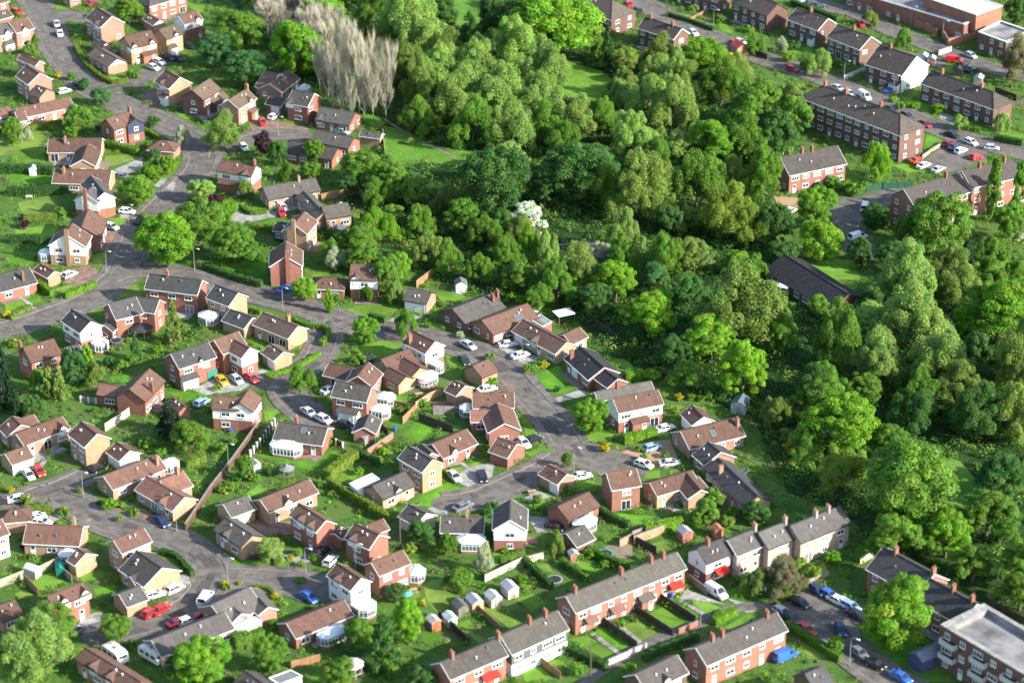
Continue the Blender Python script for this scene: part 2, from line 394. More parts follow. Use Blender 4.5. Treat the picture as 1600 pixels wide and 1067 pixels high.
        if cat != 'garage' or 'n' in B.fl:
            for wk, (p, n, L) in walls.items():
                if n.y > .3 or f'{bi}{wk}' in nowin: continue
                rows = {1: [1.4], 1.3: [1.4], 1.5: [1.4], 2: [1.4, 3.8], 3: [1.4, 3.95, 6.45]}[B.st]
                if wk in 'ef':
                    n_ = max(1, int(L/3.1)); door = random.randrange(n_) if n_ > 1 else -1
                    if L > 16: doors = set(range(1, n_, 3))
                    else: doors = {door}
                    for ri, z in enumerate(rows):
                        for i in range(n_):
                            x = -L/2 + L*(i+.5)/n_ + random.uniform(-.15,.15)
                            if ri == 0 and any(abs(x-t) < 2.1 for t in taken[wk]): continue
                            if ri == 0 and i in doors: put(wk, x, 1.06, win_mesh(.95, 2.1, 'd'))
                            else:
                                ww = random.choice((1.2,1.8,1.8,2.2)) if L/n_ > 2.7 else 1.2
                                if ri == 0 and random.random() < .18 and L < 14: put(wk, x, 1.06, win_mesh(2.0, 2.1, 'p'))
                                else: put(wk, x, z, win_mesh(ww, 1.2 if ri == 0 else 1.1, 'w'), z > 2.5)
                else:
                    for ri, z in enumerate(rows):
                        n_ = 2 if L > 6.5 else 1
                        for i in range(n_):
                            if random.random() < gwin:
                                x = -L/2 + L*(i+.5)/n_
                                if ri == 0 and any(abs(x-t) < 2 for t in taken[wk]): continue
                                put(wk, x, z, win_mesh(random.choice((.6,1.2,1.2,1.8)), 1.1, 'w'), z > 2.5)
        for d in dm:
            if d[0] != bi: continue
            u = d[1]*B.L; ww = 1.15 if len(d) < 3 else d[2]/2; z0 = max(B.ze-1.25, 2.2); zt = B.ze+.15; za = zt+ww*.8; vf = B.wv+.12
            dmr = MB(); dmr.add([T(u-ww,vf,z0),T(u+ww,vf,z0),T(u+ww,vf,zt),T(u,vf,za),T(u-ww,vf,zt), T(u-ww,vf-2.2,z0),T(u+ww,vf-2.2,z0),T(u+ww,vf-2.2,zt),T(u,vf-2.2,za),T(u-ww,vf-2.2,zt)],
                [(0,1,2,3,4),(1,6,7,2),(5,0,4,9),(0,5,6,1)])
            do = dmr.build('dormer', 'render', root, col=WALL['white'])
            k = MB(); back = vf-(za-B.ze)/tp-.6
            for s in (1,-1):
                k.add([T(u,vf+.25,za+.1),T(u+s*(ww+.25),vf+.25,zt-.12),T(u+s*(ww+.25),back,zt-.12),T(u,back,za+.1),
                       T(u,vf+.25,za-.02),T(u+s*(ww+.25),vf+.25,zt-.24)], [(0,1,2,3),(0,4,5,1)])
            k.build('dormer_roof', 'roof', do, col=rcb)
            X = B.V.cross(Vector((0,0,1))); q = T(u, vf+.01, B.ze-.45)
            fm, gm, _c = win_mesh(1.2, 1.0, 'w')
            o = link('dormer_window', fm, do, mat=Matrix(((X.x,B.V.x,0,q.x),(X.y,B.V.y,0,q.y),(0,0,1,q.z),(0,0,0,1))))
        for c_ in ch:
            if c_[0] != bi: continue
            t = c_[1]; vo = c_[2] if len(c_) > 2 else 0; u = t*B.L
            out = t < 0 or t > 1
            zt = B.zr + 1.15 - abs(vo)*tp*.6; z0 = 0 if out else B.zr - abs(vo)*tp - .7
            k = MB(); ang = math.atan2(B.U.y, B.U.x); p = T(u, vo, 0)
            uvw = [(0,0)]*4
            k.box((p.x,p.y,(z0+zt)/2), (.55,.9,zt-z0), ang); k.box((p.x,p.y,zt+.05), (.66,1.0,.12), ang)
            co = k.build('chimney', 'render', root, col=jit(tuple(x*.78 for x in (WALL['red'] if wall in ('white','dk','navy') else WALL[wall])), .12))
            k = MB()
            for s in (-.25,.25):
                q = T(u, vo+s, zt+.1); k.tube([q, q+Vector((0,0,.4))], [.13,.11], 8)
            k.build('chimney_pot', 'pot', co)
        for p_ in po:
            if p_[0] != bi: continue
            wk, t, ww = p_[1], -p_[2], p_[3]; P, n, L = walls[wk]; X = n.cross(Vector((0,0,1))); c0 = P + X*(t*L)
            dp = 1.3; k = MB(); canopy_ = len(p_) > 4 and p_[4] == 'c'
            q = lambda x, y, z: c0 + X*x + n*y + Vector((0,0,z))
            k.add([q(-ww/2,0,0),q(ww/2,0,0),q(ww/2,dp,0),q(-ww/2,dp,0),q(-ww/2,0,2.9),q(ww/2,0,2.9),q(ww/2,dp,2.3),q(-ww/2,dp,2.3)],
                  [] if canopy_ else [(1,2,6,5),(2,3,7,6),(3,0,4,7)])
            if canopy_:
                for e in (-1,1): k.bar(q(e*ww*.42,.05,1.9), q(e*ww*.42,dp,2.3), .07, .07)
            po_ = k.build('porch', 'render', root, col=WALL['white'] if (p_[4] if len(p_) > 4 else 'w') == 'w' else WALL['red'])
            k = MB(); k.add([q(-ww/2-.2,.02,3.1),q(ww/2+.2,.02,3.1),q(ww/2+.2,dp+.3,2.35),q(-ww/2-.2,dp+.3,2.35),q(-ww/2-.2,.02,2.98),q(ww/2+.2,.02,2.98),q(ww/2+.2,dp+.3,2.23),q(-ww/2-.2,dp+.3,2.23)],
                  [(0,3,2,1),(3,7,6,2),(0,4,7,3),(2,6,5,1)], 0, [[(0,0),(0,1.5),(ww,1.5),(ww,0)]]+[[(0,0)]*4]*3)
            k.build('porch_roof', 'roof', po_, col=rc if (p_[5] if len(p_) > 5 else '') == '' else ROOF[p_[5]])
            if not canopy_:
                mt = win_mesh(.95, 2.1, 'd'); qq = q(-ww*.2, dp+.01, 1.06)
                link('porch_door', mt[0], po_, mat=Matrix(((X.x,n.x,0,qq.x),(X.y,n.y,0,qq.y),(0,0,1,qq.z),(0,0,0,1))))
    for bi, t, vf in sky:
        B = Bs[bi]; tp = math.tan(B.pt); k = MB(); g = MB()
        q = lambda u, v, dz: B.O + B.U*(t*B.L+u) + B.V*(vf*B.w+v) + Vector((0,0,B.zr-(vf*B.w+v)*tp+dz)) - cen
        for a_, b_ in (((-.5,-.6),(.5,-.6)),((.5,-.6),(.5,.6)),((.5,.6),(-.5,.6)),((-.5,.6),(-.5,-.6))): k.bar(q(*a_,.06), q(*b_,.06), .12, .12)
        o = k.build('skylight', 'lead', root); g.add([q(-.5,-.6,.07),q(.5,-.6,.07),q(.5,.6,.07),q(-.5,.6,.07)], [(0,1,2,3)]); g.build('pane', 'cglass', o)
    B = Bs[0]
    for i in range(vents):
        k = MB(); u = B.L*random.uniform(.2,.8); v = B.w*random.uniform(.25,.6); z = B.zr - v*math.tan(B.pt)
        p = B.O + B.U*u + B.V*v - cen + Vector((0,0,z))
        k.tube([p-Vector((0,0,.1)), p+Vector((0,0,.35))], [.09,.09], 6); k.box(p+Vector((0,0,.4)), (.3,.3,.12))
        k.build('roof_vent', 'lead' if random.random() < .3 else 'white', root)
    for c_ in cons:
        conservatory(root, cen, Bs[c_[5]] if len(c_) > 5 else B, c_)
    reg(root, label or ref, cat, p=cen + Vector((0,0,B.ze*.6)), fixed=True)
    REFS.append((cen, ref, max(B.L, 2*B.w)/2, cat))
    return root, Bs
def conservatory(root, cen, B, c_):
    c, x, y, w, d = c_[:5]; ctr = at(px(c, x, y), 2.5); ctr.z = 0
    U, V = B.U, B.V
    q = lambda u, v, z: ctr + U*u + V*v + Vector((0,0,z)) - cen
    cut = min(w, d)*.28
    ring = [(-w/2,-d/2+cut),(-w/2+cut,-d/2),(w/2-cut,-d/2),(w/2,-d/2+cut),(w/2,d/2-cut),(w/2-cut,d/2),(-w/2+cut,d/2),(-w/2,d/2-cut)]
    n = len(ring)
    fr = MB()
    def pts(s, z): return [q(a*s, b_*s, z) for a, b_ in ring]
    for i in range(n):
        a, b_ = ring[i], ring[(i+1)%n]
        fr.bar(q(*a, .55), q(*a, 2.15), .11, .11)
        fr.bar(q(*a, 2.15), q(*b_, 2.15), .14, .16); fr.bar(q(*a, .62), q(*b_, .62), .14, .1); fr.bar(q(*a, 1.72), q(*b_, 1.72), .07, .07)
        L = math.hypot(a[0]-b_[0], a[1]-b_[1]); k = int(L/.8)
        for j in range(1, k+1):
            m_ = tuple(a[t]+(b_[t]-a[t])*j/(k+1) for t in (0,1)); fr.bar(q(*m_, .6), q(*m_, 2.12), .08, .08)
    ap = [(-(w-d)/2*.6, 0), ((w-d)/2*.6, 0)] if w > d else [(0, -(d-w)/2*.6), (0, (d-w)/2*.6)]
    for a in ring:
        t = min(ap, key=lambda s: (s[0]-a[0])**2+(s[1]-a[1])**2); fr.bar(q(*a, 2.27), q(*t, 3.12), .09, .09)
    fr.bar(q(*ap[0], 3.14), q(*ap[1], 3.14), .12, .12)
    co = fr.build('conservatory', 'white', root)
    g = MB(); P0, P1 = pts(.985, .6), pts(.985, 2.1)
    g.add(P0+P1, [(i,(i+1)%n,n+(i+1)%n,n+i) for i in range(n)]); g.build('conservatory_glass', 'cglass', co)
    dw = MB(); P0, P1 = pts(1.01, 0), pts(1.01, .58)
    dw.add(P0+P1, [(i,(i+1)%n,n+(i+1)%n,n+i) for i in range(n)]+[tuple(range(n,2*n))]); dw.build('dwarf_wall', 'render', co, col=WALL['red'])
    rf = MB(); R = pts(1.05, 2.22); vs = R + [q(*ap[0], 3.1), q(*ap[1], 3.1)]
    near = [n + min((0,1), key=lambda k: (ap[k][0]-a[0])**2+(ap[k][1]-a[1])**2) for a in ring]; fs = []
    for i in range(n):
        j = (i+1)%n
        fs.append((i, j, near[i]) if near[i] == near[j] else (i, j, near[j], near[i]))
    rf.add(vs, fs); rf.build('conservatory_roof', 'polycarb', co)
    FOOT.append((ctr, U, V, -w/2, w/2, d/2))
def FlatBlock(ref, cat, wall, c, pts4, h, storeys=1, topmat='asphalt_flat', parapet=.5, name='flat_roofed_building', label=None, coping='white', winw=1.8, gd=(), cw=0, balcony=False):
    P = [at(px(c, *q), h) for q in pts4]; 
    for p in P: p.z = 0
    cen = sum(P, Vector())/4
    a = sum(P[i].x*P[(i+1)%4].y-P[(i+1)%4].x*P[i].y for i in range(4))
    if a < 0: P = P[::-1]
    root = empty(name, cen); wc = jit(WALL[wall], .06)
    L = [p-cen for p in P]
    m = MB()
    for i in range(4):
        A, B = L[i], L[(i+1)%4]; l = (B-A).length
        m.add([A, B, B+Vector((0,0,h)), A+Vector((0,0,h))], [(0,1,2,3)], 0, [[(0,0),(l,0),(l,h),(0,h)]])
    m.build('wall', 'brick' if wall not in ('white','cream') else 'render', root, col=wc)
    k = cw or (.4 if h > 4 else .12)
    ins = [p + (-p).normalized()*k*1.5 for p in L]
    m = MB(); m.add([p+Vector((0,0,h-parapet)) for p in ins], [(0,1,2,3)])
    for i in range(4):
        j = (i+1)%4; m.add([ins[i]+Vector((0,0,h-parapet)), ins[j]+Vector((0,0,h-parapet)), ins[j]+Vector((0,0,h)), ins[i]+Vector((0,0,h))], [(3,2,1,0)])
    m.build('flat_roof', topmat, root)
    m = MB(); out = [p*(1+.12/p.length) for p in L]
    for i in range(4):
        j = (i+1)%4
        lo = [out[i],out[j],ins[j],ins[i]]
        m.add([q+Vector((0,0,h-.12)) for q in lo]+[q+Vector((0,0,h+.1)) for q in lo], [(4,5,6,7),(0,1,5,4),(2,3,7,6),(3,2,1,0)])
    m.build('coping', coping, root)
    FOOT.append((cen, (P[1]-P[0]).normalized(), Vector((0,0,1)).cross((P[1]-P[0]).normalized()), -(P[1]-P[0]).length/2, (P[1]-P[0]).length/2, (P[2]-P[1]).length/2))
    if balcony:
        sh = h/storeys
        for i in range(4):
            A, B = L[i], L[(i+1)%4]; d = B-A; l = d.length; d.normalize(); n = Vector((d.y,-d.x,0))
            if n.y > .3 or l < 8: continue
            for s in range(1, storeys):
                for t in (.12,.45,.78):
                    c0 = A + d*(l*t) + n*.6 + Vector((0,0,sh*s)); m = MB(); an = math.atan2(d.y,d.x)
                    m.box(c0+Vector((0,0,.08)), (3.4,1.2,.16), an); m.box(c0+n*.57+Vector((0,0,.6)), (3.4,.07,.9), an)
                    for e in (-1,1): m.box(c0+d*(1.67*e)+Vector((0,0,.6)), (.07,1.1,.9), an)
                    m.build('balcony', 'render', root, col=(.5,.47,.44))
    if storeys:
        sh = h/storeys
        for i in range(4):
            A, B = L[i], L[(i+1)%4]; d = (B-A); l = d.length; d.normalize(); n = Vector((d.y,-d.x,0))
            if n.y > .3: continue
            X = n.cross(Vector((0,0,1)))
            n_ = max(1, int(l/3.4))
            for s in range(storeys):
                for j in range(n_):
                    if random.random() < .12: continue
                    qq = A + d*(l*(j+.5)/n_) + n*.005 + Vector((0,0,sh*s+1.45))
                    isd = s == 0 and j % 4 == 1
                    mt = win_mesh(.95,2.1,'d') if isd else win_mesh(random.choice((1.2,winw)), 1.2, 'w')
                    if isd: qq.z = 1.06
                    o = link(mt[0].name.split('.')[0], mt[0], root, mat=Matrix(((X.x,n.x,0,qq.x),(X.y,n.y,0,qq.y),(0,0,1,qq.z),(0,0,0,1)))); link('pane', mt[2 if random.random() < .3 else 1], o)
    reg(root, label or ref, cat, p=cen+Vector((0,0,h*.6)), fixed=True); REFS.append((cen, ref, 6, cat))
    return root
# ---------------------------------------------------------------- the houses, measured off the photograph: ridge end, ridge end, a point on the eave
H = House
# top left, along the main road
H('house cropped by the upper left edge', 'house', 'rb','red', [('A',-60,-30,20,-50,40,15,2)])
H('low brown garage above the left dormer houses', 'garage', 'dk','red', [('A',-40,85,50,60,95,98,1)])
H('brown roofed dormer house left of the upper road', 'house','rb','pink',[('A',50,135,165,103,206,178,2)], dm=[(0,.5)])
H('grey roofed dormer house at the upper left edge', 'house','gb','pink',[('A',-60,165,40,140,75,205,2)], dm=[(0,.7)], po=[(0,'e',.2,2.6)])
H('salmon gabled house beside the upper road bend', 'house','rb','pink',[('A',245,455,165,400,165,520,2),('A',245,378,130,333,200,405,2)], ch=[], gwin=.1)
H('low arched garage against the salmon gabled house','garage','dk','pink',[('A',290,548,225,527,230,602,1)])
H('long bungalow with white verge near white cars','bungalow','rb','pink',[('A',100,672,430,600,475,657,1),('A',90,690,150,680,205,738,1)])
H('brown bungalow end at the far left edge','bungalow','rb','red',[('A',-60,690,60,655,90,692,1)])
H('pink gabled house behind the golden shrub','house','br','pink',[('A',692,103,597,43,605,165,2)], dm=[(0,.3)], gwin=.25)
H('white gabled bungalow inside the curved yellow hedge','bungalow','br','buff',[('A',725,362,598,288,665,418,1,'g')], gwin=.9)
H('small garage behind the curved hedge bungalow','garage','dk','buff',[('A',655,265,595,235,625,298,1,'g')])
H('buff double gabled house with red porch roof','house','rb','buff',[('A',765,228,932,188,820,300,2)], dm=[(0,.15),(0,.8)], po=[(0,'e',.15,4.5,'b')], gwin=.15)
H('buff house beside the double gabled house','house','br','buff',[('A',978,185,1085,148,1020,250,2)], dm=[(0,.6)], po=[(0,'e',-.25,2.4)],gwin=.1)
H('reddish roofed house with twin white dormers','house','rb','pink',[('A',1100,100,1215,66,1125,160,2,'w')], dm=[(0,.75)], po=[(0,'e',0,6,'b')],gwin=.2)
H('hipped grey roofed red house at the top','house','gb','red',[('A',930,-55,1035,-85,938,40,2,'hh')], gwin=.8)
H('low garage beside the hipped red house','garage','br','pink',[('A',985,128,915,85,905,135,1,'g')])
H('pink house cut by the top edge','house','rb','pink',[('A',395,-95,470,-115,410,-45,2)])
H('buff gable house above the bending main road','house','rb','buff',[('A',1112,480,1022,430,1040,552,2)], dm=[(0,.55)], po=[(0,'e',.25,2.5)], gwin=.1)
H('brown house with left gable and side garage','house','br','dk',[('B',0,558,110,487,78,620,2),('B',100,612,190,562,160,640,1)], gwin=.9)
H('navy gabled brick house beside the verge','house','rb','red',[('A',655,737,797,690,708,803,2),('A',838,733,795,695,805,800,2,'wy')], ch=[(0,1.02)], gwin=.8)
H('hip roofed garage next to the white cherry','garage','rb','pink',[('A',1030,871,990,868,1040,938,1,'hh')])
H('L shaped buff bungalow on the left lawns','bungalow','rb','buff',[('G',300,145,632,142,300,233,1),('G',545,178,507,275,612,264,1)], ch=[(0,.32,1.2)], gwin=.3)
H('buff bungalow below the L shaped bungalow','bungalow','rb','buff',[('G',338,330,690,342,335,420,1)], ch=[(0,.18,1.2)], gwin=.3)
H('dark roofed house with large white gable','house','sl','red',[('G',645,478,560,372,572,524,2,'w'),('G',528,484,570,440,432,552,2,'w')], ch=[(1,-.1)], gwin=.1)
H('brown house with steep garage gable','house','rb','red',[('G',547,578,505,690,650,682,1.5)], gwin=.3)
H('white and brick house with central chimney','house','rb','buff',[('G',407,737,447,668,528,820,2,'w')], ch=[(0,-.05,.2)], cons=[('G',280,838,3.4,3)], gwin=.6)
H('slate roofed bungalow with brick chimney, lower left lawns','bungalow','sl','red',[('M',-60,50,180,-12,225,88,1)], ch=[(0,.7,2.6)])
H('orange gabled garage beside the slate bungalow','garage','rb','buff',[('G',335,965,245,915,285,1003,1)])
# upper middle close
H('light brown roofed pink house in the close','house','br','pink',[('B',225,618,338,550,300,670,2)], ch=[(0,1)], dm=[(0,.7)], po=[(0,'e',.2,3,'b')])
H('sprawling brown bungalow with white conservatory','bungalow','br','pink',[('B',477,517,592,431,558,570,1),('B',450,438,540,458,372,532,1)], cons=[('B',690,535,4,3)], gwin=.3)
H('red house with garage at the close head','house','gb','red',[('B',622,553,757,578,700,660,2),('B',480,592,580,612,447,642,1)], gd=[(1,'e',.1,'w')], dm=[(0,.15)], gwin=.5)
H('grey roofed bungalow with white dormer gable','bungalow','gb','red',[('B',795,660,1010,695,970,777,1)], dm=[(0,.12)], gwin=.95)
H('flat ended bungalow below the silver estate car','bungalow','gb','red',[('B',765,803,1003,850,957,918,1)], gwin=.95)
H('pair of olive lean-to brick outbuildings','garage','gl','buff',[('B',1045,808,1175,825,1140,852,1)])
H('brown bungalow behind the purple tree','bungalow','gb','red',[('B',610,868,900,915,868,990,1)], gwin=.95)
H('white house with brown porch roof, mid left','house','rb','red',[('H',180,275,397,310,370,382,2,'w')], ch=[(0,.95)], po=[(0,'e',0,8,'b')], dm=[(0,.8)], gwin=.9)
H('grey roofed bungalow with turning driveway','bungalow','gb','buff',[('H',437,447,763,388,467,527,1)], ch=[(0,.68)])
H('orange brick house with patio and parasol','house','gb','buff',[('H',690,468,815,600,765,642,1.3),('H',800,565,963,540,893,632,1.3)], gwin=.5)
H('tall buff chimney house above the blossom shrubs','house','rb','buff',[('H',630,675,697,597,705,745,2)], ch=[(0,-.06)], gwin=.1)
H('navy porch annexe left of the tall chimney','annexe','dk','navy',[('H',520,657,600,668,517,717,1)], name='annexe')
H('orange chimney gable house above the main road','house','rb','red',[('H',580,778,577,872,684,942,2)], ch=[(0,1.04,.4)], gwin=.1, cons=[])
H('white fronted house above the bright lawn','house','rb','red',[('O',268,50,447,55,445,153,2,'w')], dm=[(0,.22)], nowin='')
H('hip roofed open carport by the road','carport','rb','red',[('O',95,132,170,136,140,208,1,'hh')], name='carport')
H('double garage with two white doors','garage','gb','pink',[('O',622,196,768,222,728,297,1)], gd=[(0,'e',-.22,'w'),(0,'e',.22,'w')])
H('dark brick bungalow at the wood edge','bungalow','gb','dk',[('O',897,327,1150,228,980,418,1,'l')], ch=[(0,.86,1.6),(0,1.02,1)], gwin=.95)
H('red roofed bungalow with skylight','bungalow','rb','red',[('P',287,200,572,95,352,292,1,'l')], sky=[(0,.62,.55),(0,.7,.55)], gwin=.95)
H('ribbed brown bungalow with long white garage door','bungalow','rb','buff',[('P',540,192,812,335,745,412,1),('P',790,288,893,240,855,345,1)], dm=[(0,.5)], gd=[(0,'e',-.36,'w')], gwin=.2)
H('black roofed bungalow with white barge boards','bungalow','bk','red',[('P',892,357,1045,490,942,567,1),('P',1000,470,1128,560,1055,612,1)], ch=[(0,.15,2.8)], gd=[(0,'e',-.1,'w')], rcols=['bk','bk'], gwin=.3)
H('reddish roofed garage by the dark parked car','garage','rb','buff',[('P',230,482,332,438,290,557,1)])
H('small gabled garage above the stony garden','garage','rb','pink',[('P',185,603,112,568,126,668,1)])
H('red bungalow with white barge front gable','bungalow','rb','red',[('P',228,645,487,640,495,738,1.3),('P',428,835,380,705,325,897,1.3),('P',215,755,352,752,205,828,1)], rcols=['','','pk'], cons=[('P',195,725,3,3)], gwin=.5)
H('brown bungalow with white entrance gable','bungalow','rb','red',[('U',770,290,985,197,862,372,1)], dm=[(0,.35)])
H('red garage with white verge beside black car','garage','rb','red',[('P',505,963,385,920,442,1050,1)])
H('white house with grey rear roof near bins','house','rb','red',[('Q',148,287,428,230,185,378,2,'w'),('Q',35,247,385,178,90,300,1.5)], rcols=['','gl'], po=[(0,'e',-.05,3.6,'b')], ch=[(1,.4)], gwin=.6)
H('barn gabled double carport','garage','rb','white',[('Q',710,400,636,326,640,458,1.3,'g')])
H('long reddish bungalow with satellite dish','bungalow','rb','pink',[('Q',565,488,912,405,612,603,1)], sky=[(0,.5,.5)], ch=[(0,.95,1.5)], gwin=.6)
H('slate roofed block between two bungalows','bungalow','sl','pink',[('Q',815,617,737,552,702,690,1)], gwin=.2)
H('long slate bungalow backing on the wood','bungalow','sl','buff',[('Q',1047,887,800,652,942,942,1)], sky=[(0,.5,-.5)], ch=[(0,.75,1.6)], gwin=.6)
H('square red house with white patio doors','house','rb','red',[('Q',107,743,292,713,160,852,2)], gwin=.2)
H('buff bungalow with front gable, lower right close','bungalow','rb','buff',[('Q',375,806,640,730,415,892,1.3),('Q',693,850,600,740,608,905,1.3)], gwin=.5)
# lower middle
H('tall buff house with blank side wall','house','gb','buff',[('U',775,387,622,298,706,466,2),('U',770,345,700,285,742,352,1.5)], gwin=.95)
H('grey roofed bungalow with white porch gable','bungalow','gb','buff',[('U',402,550,605,460,467,637,1)], dm=[(0,.5)])
H('white gabled garage behind the grey bungalow row','garage','gb','cream',[('U',735,718,625,660,668,795,1)])
H('slate bungalow with wide white conservatory','bungalow','gb','buff',[('U',825,733,1095,738,812,838,1)], ch=[(0,.6)], cons=[('U',1012,868,5.4,3.6)])
H('white fronted gable house facing the lower gardens','house','gb','red',[('V',308,392,303,522,412,567,2,'w')], gwin=.95)
H('reddish bungalow with fan shaped glass roof','bungalow','rb','red',[('V',597,440,792,347,665,532,1)], cons=[('V',765,520,5,3.4)], gwin=.3)
H('plain grey garage above the round hedge','garage','gb','dk',[('V',650,603,765,550,720,690,1)])
H('orange gabled garage in the middle close','garage','rb','pink',[('V',655,240,535,175,600,308,1)], gd=[(0,'e',.3,'w')])
H('brown complex behind the white gabled house','bungalow','rb','buff',[('O',455,640,632,572,492,733,1.3),('O',700,685,557,605,628,742,1.3),('O',612,740,505,685,567,798,1)], cons=[('O',740,728,4.6,3.6)], gwin=.5)
H('white gabled house at the road bend','house','rb','red',[('O',790,528,645,457,720,602,2,'w')], ch=[(0,.75,2.2)], cons=[('O',798,655,3.4,2.2)], gwin=.95)
H('brown gable house left of twin conservatories','house','rb','red',[('O',312,740,377,655,412,802,1.5),('O',135,657,280,690,108,740,1)], gwin=.4)
H('grey roofed house with twin conservatories','house','gb','red',[('O',177,772,400,808,355,902,2)], po=[(0,'e',0,4.2,'w','gb')], cons=[('O',480,855,4.2,3.4),('O',448,930,4.2,3.4)], gwin=.2)
H('grey garage beside the twin conservatories','garage','gb','red',[('U',350,187,388,102,428,227,1)])
# middle left
H('pair of red semis with one dark roof','house','sl','red',[('N',130,110,458,150,422,242,2)], ch=[(0,.35)], gwin=.1)
H('buff dark roofed house beside glass conservatory','house','sl','buff',[('N',680,228,537,175,620,312,2)], cons=[('N',497,355,4.6,4)], gwin=.1)
H('slate garage below the buff dark house','garage','sl','buff',[('N',770,380,630,328,713,450,1)])
H('brown bungalow inside the hedge corner','bungalow','br','buff',[('N',1050,434,830,346,990,514,1.3)], ch=[(0,.4,-1.5)], gwin=.05)
H('slate roofed red house with white garage','house','sl','red',[('N',262,603,495,530,330,694,2)], dm=[(0,.6,1.6)], po=[(0,'e',-.28,3.6,'w','sl')], gd=[(0,'e',.4,'g')], gwin=.8)
H('white gabled house above the yellow car','house','rb','red',[('N',530,518,682,465,592,605,2),('N',752,567,652,515,682,624,2,'w')], gwin=.95)
H('buff garage in front of the hedge bungalow','garage','br','buff',[('N',960,592,880,540,903,652,1)], gd=[(0,'e',.2,'w')])
H('white house with grey roof and round conservatory','house','sl','red',[('M',560,325,442,248,485,395,2,'w'),('M',640,345,672,322,690,395,1)], cons=[('M',615,442,3.6,3.4)], gwin=.9)
H('small grey garage before the white grey house','garage','sl','buff',[('M',415,482,490,466,455,536,1)])
H('red house with octagonal garden gazebo','house','sl','red',[('M',668,215,840,172,737,312,2),('M',840,172,985,192,890,268,2)], ch=[], gwin=.3)
H('red house at the left conifers','house','rb','red',[('M',142,487,332,430,195,582,2)], ch=[(0,.02,-1.5)], gwin=.1)
H('brown cottage with red flat extension','house','rb','red',[('M',800,745,925,615,902,820,1.5),('M',620,707,780,730,600,778,1)], rcols=['','pk'], ch=[(0,.4,3)], gwin=.3)
H('brown garage beside the brown cottage','garage','rb','red',[('M',1140,847,1060,792,1105,887,1)])
H('white upper house with front gable','house','rb','red',[('N',530,860,700,872,507,942,2,'w'),('N',690,905,750,818,766,972,2,'w')], gwin=.9)
# lower left
H('hip roofed brown house at the left edge','house','rb','pink',[('S',75,117,130,172,35,240,1.3),('S',110,140,208,105,175,190,1.3)], gwin=.3)
H('long brown roofed house below the conifers','bungalow','rb','pink',[('S',97,228,382,117,150,304,1.3)], dm=[(0,.85,2.6)], gwin=.2)
H('garage with twin white doors by the red car','garage','rb','buff',[('S',30,350,168,302,85,418,1)], gd=[(0,'e',-.24,'w'),(0,'e',.24,'w')])
H('large buff gable house in the left close','house','rb','buff',[('S',600,228,497,148,513,307,2)], gwin=.3)
H('white gabled garage beside the buff gable','garage','rb','white',[('S',800,333,718,276,740,402,1,'g')])
H('bungalow with white veranda roof','bungalow','rb','buff',[('S',637,487,972,357,700,573,1)], ch=[(0,.9,1.6)], cons=[('S',1045,395,3.6,3.4)], gwin=.6)
H('red roofed bungalow beside the long wall','bungalow','pk','buff',[('S',1140,620,905,488,1072,712,1),('S',985,515,1130,457,1192,548,1)], ch=[(1,.75)], dm=[(0,.3,2.4)], gwin=.4)
H('pyramid roofed garage left of white cars','garage','rb','pink',[('S',118,692,62,697,90,775,1,'hh')])
H('wide brown bungalow with patio terrace','bungalow','rb','buff',[('S',165,783,515,800,150,905,1)], ch=[(0,.8,-1.5)], gwin=.3, cons=[('W',415,245,3,2.6)])
H('white house at the lower left edge','house','rb','white',[('W',-80,70,8,38,52,137,2)])
H('orange garage behind the round lawn','garage','rb','buff',[('W',537,257,483,224,457,327,1.3)])
H('two storey buff house on the road bend','house','rb','buff',[('W',707,173,897,95,757,262,2)], gwin=.6)
H('grey crossed gable bungalow with white barge','bungalow','gb','buff',[('W',1012,347,852,238,885,458,1.3),('W',812,400,950,345,835,465,1)], gwin=.2)
H('grey roofed garage beside red cars','garage','gl','buff',[('W',740,510,878,458,800,592,1)])
H('red house with white dormers and steep drive','house','rb','red',[('W',292,525,522,433,335,597,2)], dm=[(0,.32),(0,.88)], po=[(0,'e',-.35,2.6)], gwin=.2)
H('small brown bungalow at the left border','bungalow','rb','pink',[('W',-40,595,95,545,150,635,1)])
H('long grey bungalow behind the bright tree','bungalow','gl','buff',[('W',945,797,1404,622,1070,880,1)], gwin=.2)
H('grey multi gabled bungalow with fan conservatory','bungalow','gl','pink',[('X',200,580,440,466,330,690,1),('X',440,466,555,592,490,642,1),('X',390,632,300,560,340,703,1)], cons=[('X',425,690,5,4)], gwin=.5)
H('long red bungalow with glazed lean-to','bungalow','rb','red',[('X',667,690,1030,545,735,787,1)], cons=[('X',950,735,5.4,3.2)], gwin=.4)
H('all white house with white conservatory','house','rb','white',[('X',1135,412,985,315,1060,487,2)], dm=[(0,.6)], cons=[('X',1150,560,4.6,4)], gwin=.5)
H('red dormered house above the black car','house','rb','red',[('T',907,762,738,655,848,840,2)], dm=[(0,.25),(0,.6)], gwin=.4)
H('dark roofed link garage between red houses','garage','rb','red',[('T',1000,795,955,840,1035,850,1)])
H('red gable house with rear wing','house','rb','red',[('U',445,848,290,778,385,944,2),('U',365,792,470,750,505,817,2)], dm=[(0,.7)], gwin=.05)
H('red house with roses and glass side room','house','rb','red',[('Y',78,313,278,233,135,398,2)], cons=[('Y',352,350,3.4,4)], gwin=.2)
H('brown bungalow with dark side dormer','bungalow','rb','buff',[('T',497,632,803,507,560,714,1.3)], dm=[(0,.4,2.6)], gwin=.4)
H('grey garage with white front by the wall','garage','gb','buff',[('T',270,660,425,605,330,742,1)], gd=[(0,'e',0,'w')])
H('buff grey roofed house on the round verge','house','gb','buff',[('T',455,850,287,742,376,927,1.3)], dm=[(0,.6,2.0)], gwin=.8)
